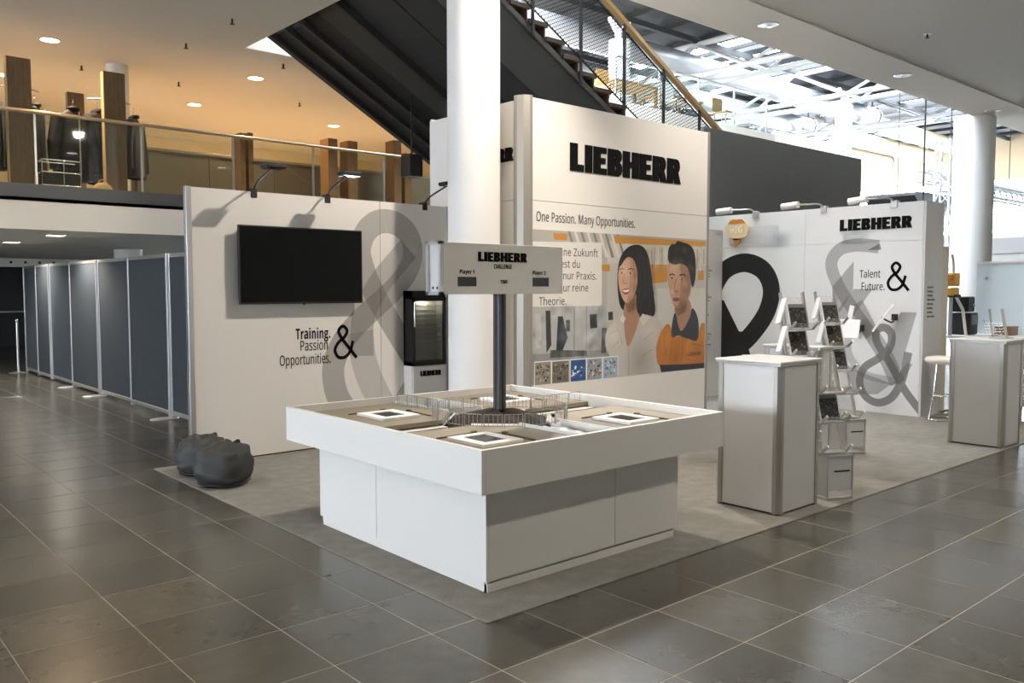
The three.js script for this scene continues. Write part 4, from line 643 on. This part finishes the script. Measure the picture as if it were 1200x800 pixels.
  // wash of pale plastic terrain in the right hand lane
  const wv = new THREE.PlaneGeometry(0.26, 0.5, 14, 24).rotateX(-Math.PI / 2); const wpz = wv.attributes.position; for (let i = 0; i < wpz.count; i++) wpz.setY(i, 0.03 + 0.035 * noise.noise(wpz.getX(i) * 12, wpz.getZ(i) * 9, 2)); wv.computeVertexNormals(); part('pale_terrain', wv.translate(cx, 0.675, z1 - 0.44), std(0xd4dade, 0.35), t);
  // tablets in white frames, each lying on a field
  const spots = [[3.02, -3.68, 'on the field nearest the front corner of the table'], [3.12, -4.83, 'on the field nearest the television'], [4.2, -3.67, 'on the field nearest the grey counter'], [4.25, -4.92, 'on the field behind the sign pole']];
  for (const [x, z, l] of spots) {
    const a = thing('tablet', 'black tablet in a white frame ' + l, 'tablet', [x, fy + 0.006, z], 'framed tablets on the game table');
    part('frame', [bx(-0.145, 0, -0.165, 0.145, 0.02, -0.105, 0.003), bx(-0.145, 0, 0.105, 0.145, 0.02, 0.165, 0.003), bx(-0.145, 0, -0.105, -0.085, 0.02, 0.105, 0.003), bx(0.085, 0, -0.105, 0.145, 0.02, 0.105, 0.003)], M.paper, a); part('screen', bx(-0.086, 0, -0.106, 0.086, 0.014, 0.106), M.screen, a);
    const wh = l.replace('on the field ', '');
    for (const [dx, dz, an, s] of [[-0.02, -0.24, 0.06, 'behind'], [0.23, 0.03, 1.5, 'beside']]) {
      const b = thing('wooden_tool', 'thin dark wooden tool bar lying ' + s + ' the tablet ' + wh, 'tool', [x + dx, fy + 0.0065, z + dz], 'wooden tool bars on the game table', an);
      part('bar', bx(-0.15, 0, -0.006, 0.13, 0.009, 0.006, 0.003), std(0x6b5c42, 0.6), b); part('tip', bx(0.12, 0, -0.014, 0.155, 0.014, 0.014, 0.004), std(0x4a3f2e, 0.6), b);
    }
  }
  // score sign on its pole
  const s = thing('score_sign', 'grey game score sign box on a metal pole rising from the table middle', 'sign', [3.68, 0.79, -4.33]);
  part('pole', [bx(-0.032, 0, -0.032, 0.032, 0.79, 0.032, 0.006)], std(0x56565a, 0.35, 0.7), s); part('pole_groove', [bx(-0.008, 0, 0.0315, 0.008, 0.79, 0.0335), bx(-0.0335, 0, -0.008, -0.0315, 0.79, 0.008)], M.dark, s);
  const gm = std(0xdedbd5, 0.5, 0.1);
  part('sign_box', bx(-0.52, 0.775, -0.07, 0.52, 1.1, 0.07, 0.003), gm, s);
  part('end_frame', [bx(-0.545, 0.77, 0.055, -0.52, 1.105, 0.08), bx(-0.545, 0.77, -0.08, -0.52, 1.105, -0.055), bx(-0.545, 1.085, -0.08, -0.52, 1.105, 0.08), bx(-0.545, 0.77, -0.08, -0.52, 0.79, 0.08)], M.alu, s); part('end_plate', bx(-0.528, 0.79, -0.055, -0.52, 1.085, 0.055), M.silver, s);
  for (const z of [-0.022, 0.022]) part('socket', bar(V(-0.53, 0.815, z), V(-0.52, 0.815, z), 0.009, 12), M.black, s);
  part('word_mark', wordMark(0.062, 0.42, 0.003).map(g => g.translate(-0.24, 0.985, 0.07)), M.ink, s);
  part('lettering', text('CHALLENGE', 0.03, 'bold', 0.66, 'center').translate(-0.03, 0.94, 0.07), M.ink, s); part('lettering', text('Player 1', 0.026, 'bold', 0.9, 'center').translate(-0.33, 0.905, 0.07), M.ink, s); part('lettering', text('Player 2', 0.026, 'bold', 0.9, 'center').translate(0.295, 0.905, 0.07), M.ink, s); part('lettering', text('TIME', 0.022, 'bold', 0.85, 'center').translate(-0.02, 0.845, 0.07), M.ink, s);
  for (const x of [-0.33, 0.31]) part('score_display', bx(x - 0.075, 0.825, 0.069, x + 0.075, 0.885, 0.0725), M.glassDark, s);
  // table sign casts from here
}

// ---------- counters ----------
function counter(x, z, w, d, h, label) {
  const t = thing('counter', label, 'counter', [x, 0.006, z], 'grey reception counters with rounded profiles');
  const p = 0.055;
  for (const [a, b, c] of [[0, d, 1], [w, d, 0], [0, 0, 0], [w, 0, 0]]) { const sx = a ? -1 : 1, sz = b ? -1 : 1; const g = poly([[0, p], [0, p * 0.45], [p * 0.45, 0], [p, 0], [p, 0.012], [0.012, p]], h - 0.03).rotateX(-Math.PI / 2); const m = part('corner_profile', g, M.silverPost, t); m.position.set(a, 0.01, b); m.rotation.y = a ? (b ? Math.PI : Math.PI * 1.5) : (b ? Math.PI / 2 : 0); m.rotation.y = a === 0 && b === d ? 0 : a === w && b === d ? Math.PI / 2 : a === w ? Math.PI : -Math.PI / 2; }
  part('front_panel', bx(p, 0.015, d - 0.02, w - p, h - 0.025, d - 0.008), M.silver, t); part('side_panel', bx(0.008, 0.015, p, 0.02, h - 0.025, d - p), M.silver, t); part('side_panel', bx(w - 0.02, 0.015, p, w - 0.008, h - 0.025, d - p), M.silver, t); part('back_panel', bx(p, 0.015, 0.008, w - p, h - 0.025, 0.02), M.silver, t);
  part('plinth', bx(0.03, 0, 0.03, w - 0.03, 0.016, d - 0.03), M.dark, t);
  part('counter_top', bx(-0.012, h - 0.016, -0.006, w + 0.006, h, d + 0.006, 0.005), std(0xcfcdc8, 0.3), t); part('top_edge', bx(-0.004, h - 0.034, -0.001, w + 0.001, h - 0.016, d + 0.001, 0.003), M.silverPost, t);
}
counter(5.27, -3.72, 0.55, 0.53, 1.085, 'grey reception counter standing beside the white game table');
counter(9.2, -3.63, 0.48, 0.54, 1.08, 'grey reception counter in front of the bar stool');
counter(6.9, -4.36, 0.24, 0.56, 1.085, 'slim grey counter half hidden behind the reception counter and brochures');

// ---------- brochure stands ----------
function brochureStand(x, z, turn, label, tiers, lean = 0.012) {
  const t = thing('brochure_stand', label, 'brochure stand', [x, 0.0062, z], undefined, turn);
  part('base', [bx(-0.12, 0, -0.11, 0.12, 0.02, 0.11, 0.004), bx(-0.118, 0.02, -0.11, -0.108, 0.33, 0.11), bx(0.108, 0.02, -0.11, 0.118, 0.33, 0.11), bx(-0.118, 0.32, -0.11, 0.118, 0.335, 0.11)], M.alu, t);
  part('base_pane', bx(-0.108, 0.07, 0.095, 0.108, 0.32, 0.102), M.silver, t); part('base_slot', bx(-0.05, 0.21, 0.1015, 0.09, 0.222, 0.104), M.black, t);
  for (let k = 0; k < tiers; k++) {
    const y = 0.35 + k * 0.228, dx = -lean * k, s = k % 2 ? 1 : -1;
    const m = part('holder', [flat(V(dx - 0.11, y, -0.03), V(dx - 0.11, y + 0.3, -0.03 - 0.09), 0.012, 0.03), flat(V(dx + 0.11, y, -0.03), V(dx + 0.11, y + 0.3, -0.03 - 0.09), 0.012, 0.03), flat(V(dx - 0.11, y, 0.03), V(dx - 0.11, y + 0.06, 0.1), 0.012, 0.02), flat(V(dx + 0.11, y, 0.03), V(dx + 0.11, y + 0.06, 0.1), 0.012, 0.02), bx(dx - 0.11, y - 0.01, -0.05, dx + 0.11, y, 0.05)], M.alu, t);
    part('back_pane', new THREE.BoxGeometry(0.21, 0.25, 0.004).rotateX(-0.29).translate(dx, y + 0.14, -0.07), M.acrylic, m);
    part('front_pane', new THREE.BoxGeometry(0.21, 0.06, 0.004).rotateX(0.8).translate(dx, y + 0.03, 0.065), M.acrylic, m);
  }
  for (const k of [tiers - 2, tiers - 1]) part('side_leaflet', flat(V(-0.24 - lean * k, 0.4 + k * 0.228, 0.04), V(-0.15 - lean * k, 0.6 + k * 0.228, 0.0), 0.012, 0.06), M.paper, t);
  return t;
}
function brochure(x, y, z, turn, m, label, w = 0.17, h = 0.2) { const t = thing('brochure', label, 'brochure', [x, y, z], 'brochures in the acrylic stands', turn); part('cover', new THREE.BoxGeometry(w, h, 0.012).rotateX(-0.29).translate(0, h / 2, 0), m, t); part('spine', new THREE.BoxGeometry(0.006, h, 0.014).rotateX(-0.29).translate(-w / 2, h / 2, 0), M.paper, t); }
const coverA = canvas(128, 168, (c, w, h) => { c.fillStyle = '#2b2d2c'; c.fillRect(0, 0, w, h); c.fillStyle = '#8e8d88'; c.fillRect(0, 0, w, 26); for (let k = 0; k < 120; k++) { c.fillStyle = ['#171817', '#494a46', '#6b6a63', '#3a3f45'][k % 4]; c.fillRect(rr(0, w), rr(26, h), rr(4, 20), rr(3, 14)); } });
const coverB = canvas(128, 168, (c, w, h) => { c.fillStyle = '#3a352c'; c.fillRect(0, 0, w, h); for (let k = 0; k < 160; k++) { c.fillStyle = ['#1d1b18', '#4f4636', '#8d8671', '#40392d', '#4f4a3c'][k % 5]; c.fillRect(rr(0, w), rr(0, h), rr(4, 16), rr(3, 18)); } });
const mA = std(0xffffff, 0.35, 0, { map: coverA }), mB = std(0xffffff, 0.35, 0, { map: coverB });
{
  const a = -0.72;
  brochureStand(6.1, -3.25, a * 0.55, 'low acrylic brochure stand standing free beside the front grey reception counter', 3);
  brochureStand(7.9, -4.04, a * 0.55, 'tall acrylic brochure stand in front of the grey ampersands', 5, 0.055);
  brochureStand(6.49, -3.72, a * 0.55, 'tall acrylic brochure stand rising behind the front grey reception counter', 5, 0.012);
  const at = (x, z, k, an) => { const dx = -(x > 7 ? 0.055 : 0.012) * k; return [x + Math.cos(an) * dx, 0.35 + k * 0.228 + 0.012, z - Math.sin(an) * dx]; };
  const put = (sx, sz, k, m, l) => { const an = a * 0.55, p = at(sx, sz, k, an); brochure(p[0] + Math.sin(an) * -0.03, p[1], p[2] + Math.cos(an) * -0.03, an, m, l); };
  put(6.1, -3.25, 1, mA, 'dark brochure in the middle tier of the low brochure stand'); put(6.49, -3.72, 3, mB, 'brown patterned brochure in the second highest tier behind the front counter'); put(6.49, -3.72, 4, mA, 'dark brochure with grey header in the top tier behind the front counter');
  put(7.9, -4.04, 2, mA, 'dark brochure in the middle tier of the stand before the grey ampersands'); put(7.9, -4.04, 4, mA, 'dark brochure in the top tier of the stand before the grey ampersands'); put(7.9, -4.04, 3, mB, 'brown brochure below the top one of the stand before the grey ampersands');
}

// ---------- stool ----------
{
  const t = thing('bar_stool', 'white bar stool with round seat on chrome legs behind the far counter', 'stool', [10.74, 0.006, -4.3]);
  part('seat', lathe([[0, 0.68], [0.15, 0.68], [0.2, 0.7], [0.21, 0.735], [0.19, 0.765], [0.12, 0.775], [0, 0.775]], 32), std(0xe6e0d6, 0.4), t);
  for (const u of [0.4, 1.97, 3.54, 5.11]) part('leg', tube([V(0.1 * Math.cos(u), 0.68, 0.1 * Math.sin(u)), V(0.13 * Math.cos(u), 0.4, 0.13 * Math.sin(u)), V(0.2 * Math.cos(u), 0.01, 0.2 * Math.sin(u))], 0.011, 14, 8), M.chrome, t);
  part('foot_ring', new THREE.TorusGeometry(0.145, 0.009, 8, 32).rotateX(Math.PI / 2).translate(0, 0.3, 0), M.chrome, t); part('base_ring', new THREE.TorusGeometry(0.2, 0.01, 8, 32).rotateX(Math.PI / 2).translate(0, 0.01, 0), M.chrome, t);
}
// ---------- bean bags ----------
function bag(x, z, sx, sy, sz, turn, label, ph) {
  const t = thing('bean_bag', label, 'bean bag', [x, 0.006, z], 'dark bean bags at the carpet edge', turn);
  const g = new THREE.SphereGeometry(1, 72, 48), p = g.attributes.position;
  for (let i = 0; i < p.count; i++) {
    let X = p.getX(i), Y = p.getY(i), Z = p.getZ(i); const sq = v => Math.sign(v) * Math.pow(Math.abs(v), 0.62); X = sq(X); Z = sq(Z); Y = Math.sign(Y) * Math.pow(Math.abs(Y), 0.55);
    const u = Math.atan2(Z, X), f = 1 - Math.abs(Y) * 0.3, w = 0.022 * Math.sin(Y * 7 + 2.4 * Math.sin(u * 1.0 + ph) + 3 * noise.noise(X * 1.3, Y, Z * 1.3 + ph)) * f + 0.045 * noise.noise(X * 1.8 + ph, Y * 2.6, Z * 1.8) + 0.012 * noise.noise(X * 5, Y * 8 + ph, Z * 5);
    const r = (0.94 - 0.1 * Math.max(0, Y)) + w; const top = Y > 0.75 ? -0.16 * noise.noise(X * 2.1 + ph, 3, Z * 2.1) - 0.05 : 0;
    p.setXYZ(i, X * r * sx, Math.max(0, (Y + 1) * 0.5 * sy * (1 + top) + (Y > -0.8 ? w * 0.16 : 0)), Z * r * sz);
  }
  g.computeVertexNormals(); part('cover', g, M.bag, t);
  part('seam', tube(Array.from({ length: 26 }, (_, k) => { const u = k / 25 * Math.PI * 2; const sq = v => Math.sign(v) * Math.pow(Math.abs(v), 0.7); return V(sq(Math.cos(u)) * sx * 0.84, 0.03, sq(Math.sin(u)) * sz * 0.84); }), 0.006, 60, 6), M.black, t);
  part('handle', tube([V(sx * 0.7, sy * 0.86, 0), V(sx * 0.86, sy * 0.92, 0.03), V(sx * 0.95, sy * 0.72, 0.02)], 0.014, 14, 8), M.dark, t);
}
bag(2.76, -6.72, 0.24, 0.35, 0.22, 0.75, 'dark grey creased bean bag in front, on the carpet corner', 0.4);
bag(2.78, -7.24, 0.225, 0.34, 0.2, 0.75, 'dark grey bean bag behind the creased one, against the white wall', 2.7);

// ---------- things beyond the far counter ----------
{
  const p = thing('beige_panel', 'narrow beige panel standing behind the end of the talent wall', 'panel', [11.3, 0, -4.7]); part('panel', bx(0, 0.02, 0, 0.4, 2.15, 0.04, 0.004), std(0xcdc2ae, 0.6), p); part('foot', bx(-0.01, 0, -0.1, 0.42, 0.02, 0.12, 0.004), M.alu, p);
  const c = thing('demo_table', 'white display table behind the far counter carrying the machines', 'table', [12.0, 0, -4.95]); part('table_top', bx(0, 0.93, 0, 0.84, 0.97, 1.2, 0.006), M.white, c); for (const x of [0.05, 0.74]) for (const z of [0.05, 1.11]) part('leg', bx(x, 0, z, x + 0.04, 0.93, z + 0.04), M.chrome, c);
  const d = thing('machine', 'dark espresso style machine with white side frame on the display table', 'machine', [12.4, 0.972, -4.72]);
  part('body', bx(-0.12, 0, -0.14, 0.14, 0.3, 0.14, 0.02), M.dark, d); part('upper_unit', bx(-0.11, 0.31, -0.15, 0.12, 0.52, 0.1, 0.02), M.black, d); part('panel', bx(-0.1, 0.14, 0.14, 0.12, 0.27, 0.147, 0.003), std(0x55585c, 0.3, 0.5), d); part('side_frame', [flat(V(-0.16, 0, 0.1), V(-0.16, 0.34, 0.05), 0.03, 0.03), flat(V(-0.16, 0.34, 0.05), V(-0.2, 0.56, -0.05), 0.03, 0.03)], M.white, d); part('knob', bar(V(0.06, 0.4, 0.1), V(0.06, 0.4, 0.13), 0.02, 12), M.alu, d);
  const y = thing('model_excavator', 'yellow model machine on a grey stand beside the beige panel', 'model', [12.06, 0.972, -4.58]);
  part('stand', bx(-0.02, 0, -0.2, 0.02, 0.52, -0.16), M.alu, y); part('cab', bx(-0.09, 0.66, -0.26, 0.09, 0.84, -0.1, 0.02), M.yellow, y); part('undercarriage', bx(-0.11, 0.53, -0.27, 0.08, 0.64, -0.1, 0.02), M.yellow, y); part('boom', tube([V(0.06, 0.8, -0.18), V(0.0, 0.98, -0.16), V(-0.1, 1.08, -0.14)], 0.018, 14, 8), M.white, y); part('counterweight', bx(-0.12, 0.74, -0.24, -0.06, 0.82, -0.12, 0.01), M.orange, y); part('track', bx(-0.1, 0.51, -0.28, 0.09, 0.55, -0.08, 0.015), M.dark, y);
  const g = thing('glass_screen', 'frosted pale blue glass screen with metal fixings behind the far counter', 'glass screen', [12.9, 0, -4.75]);
  for (let k = 0; k < 3; k++) { part('pane', bx(0, 0.95, k * 0.62, 0.012, 1.95, k * 0.62 + 0.61), M.frosted, g); for (const yy of [1.15, 1.75]) part('fixing', bar(V(-0.03, yy, k * 0.62 + 0.12), V(0.03, yy, k * 0.62 + 0.12), 0.02, 12), M.alu, g); }
  part('lower_wall', bx(-0.06, 0, 0, 0.06, 0.95, 1.86), M.white, g); part('top_rail', bx(-0.02, 1.95, 0, 0.03, 1.98, 1.86), M.white, g);
  const w = thing('wooden_box', 'small brown wooden box on the display table', 'box', [12.62, 0.972, -4.25]); part('box_body', uvBox(bx(-0.14, 0, -0.1, 0.14, 0.1, 0.1, 0.006)), M.wood, w); part('box_lid', uvBox(bx(-0.145, 0.1, -0.105, 0.145, 0.12, 0.105, 0.005)), M.wood, w);
  const r = thing('leaflet_rack', 'silver wire leaflet rack on the far counter', 'rack', [9.6, 1.09, -3.28]); part('upright', [flat(V(-0.02, 0, 0.06), V(0.06, 0.3, -0.02), 0.018, 0.025), flat(V(0.0, 0.0, -0.08), V(-0.06, 0.3, -0.1), 0.014, 0.02)], M.silverPost, r); part('foot', bx(-0.05, 0, -0.1, 0.05, 0.012, 0.1, 0.003), M.silverPost, r);
  const wires = []; for (let k = 0; k < 5; k++) { wires.push(bar(V(-0.1 - 0.012 * k, 0.04 + k * 0.03, -0.12), V(-0.1 - 0.012 * k, 0.04 + k * 0.03, 0.06), 0.003, 5)); wires.push(bar(V(-0.02, 0.03, -0.12 + k * 0.045), V(-0.15, 0.16, -0.12 + k * 0.045), 0.003, 5)); } part('wire_basket', wires, M.chrome, r);
}
{ // far exhibition steelwork, seen small through the hall
  const lattice = (a, b, w, n, t, m) => { const d = b.clone().sub(a), up = Math.abs(d.y) > 1; const off = up ? [V(-w, 0, -w), V(w, 0, -w), V(w, 0, w), V(-w, 0, w)] : [V(0, -w, -w), V(0, w, -w), V(0, w, w), V(0, -w, w)]; off.forEach(o => part('chord', bar(a.clone().add(o), b.clone().add(o), 0.03, 6), m, t)); const ws = []; for (let k = 0; k < n; k++) for (let j = 0; j < 4; j++) { const p = a.clone().lerp(b, k / n).add(off[j]), q = a.clone().lerp(b, (k + 1) / n).add(off[(j + 1) % 4]); ws.push(bar(p, q, 0.016, 5)); } part('lacing', ws, m, t); };
  const h = thing('lattice_girder', 'long white lattice girder hanging across the bright far hall', 'girder'); lattice(V(26, 4.95, -11.2), V(40, 4.95, -11.2), 0.16, 26, h, M.steelWhite); for (const x of [28, 33, 38]) part('suspension_rod', bar(V(x, 5.1, -11.2), V(x, 9.4, -11.2), 0.015, 6), M.dark, h);
  const k = thing('lattice_mast', 'white lattice mast standing left of the thick far column', 'mast'); lattice(V(20.5, 0, -8.3), V(20.5, 5.0, -8.3), 0.16, 14, k, M.steelWhite); part('base_plate', bx(20.2, 0, -8.6, 20.8, 0.03, -8.0), M.alu, k); lattice(V(20.5, 4.0, -8.3), V(26, 4.0, -8.3), 0.14, 14, k, M.steelWhite);
  const b = thing('dark_banner_roll', 'dark grey fabric roof panel hanging below the far girder', 'banner', [26.9, 4.5, -13.4]); part('panel', poly([[0, 0], [0.25, -0.18], [5.1, -0.28], [5.1, 0.22], [0.3, 0.12]], 1.6, 0.01), M.dark, b); for (const x of [0.6, 4.6]) part('cable', bar(V(x, 0.1, 0.8), V(x, 4.9, 0.8), 0.01, 5), M.dark, b);
  const s = thing('stage_light', 'black stage light hanging right of the thick far column', 'stage light', [22.2, 3.15, -6.4]); part('lamp_body', new THREE.SphereGeometry(0.22, 20, 14).scale(0.75, 1.25, 0.75), M.black, s); part('yoke', new THREE.TorusGeometry(0.26, 0.03, 8, 24, Math.PI), M.dark, s); part('lens', bar(V(0, -0.3, 0), V(0, -0.22, 0), 0.12, 18), M.screen, s); part('rod', bar(V(0, 0.26, 0), V(0, 2.05, 0), 0.02, 8), M.dark, s);
  const q = thing('stage_light', 'black stage light hanging left of the thick far column', 'stage light', [19.6, 3.1, -8.4]); part('lamp_body', new THREE.SphereGeometry(0.2, 20, 14).scale(0.75, 1.3, 0.75), M.black, q); part('yoke', new THREE.TorusGeometry(0.25, 0.03, 8, 24, Math.PI), M.dark, q); part('rod', bar(V(0, 0.24, 0), V(0, 6.31, 0), 0.02, 8), M.dark, q);
  for (const [x, z, w, hh, l] of [[24, -9, 4, 3.0, 'white exhibition booth wall behind the lattice mast'], [30, -14, 6, 3.4, 'long white exhibition booth wall far down the hall'], [25, -5.4, 3, 2.6, 'white exhibition booth wall right of the thick far column']]) { const t = thing('booth_wall', l, 'booth wall', [x, 0, z]); part('panel', bx(0, 0, 0, 0.06, hh, w, 0.01), M.white, t); part('header', bx(-0.05, hh - 0.5, 0.1, 0.0, hh - 0.1, w - 0.1, 0.005), M.silver, t); }
}
renderer.render(scene, camera);
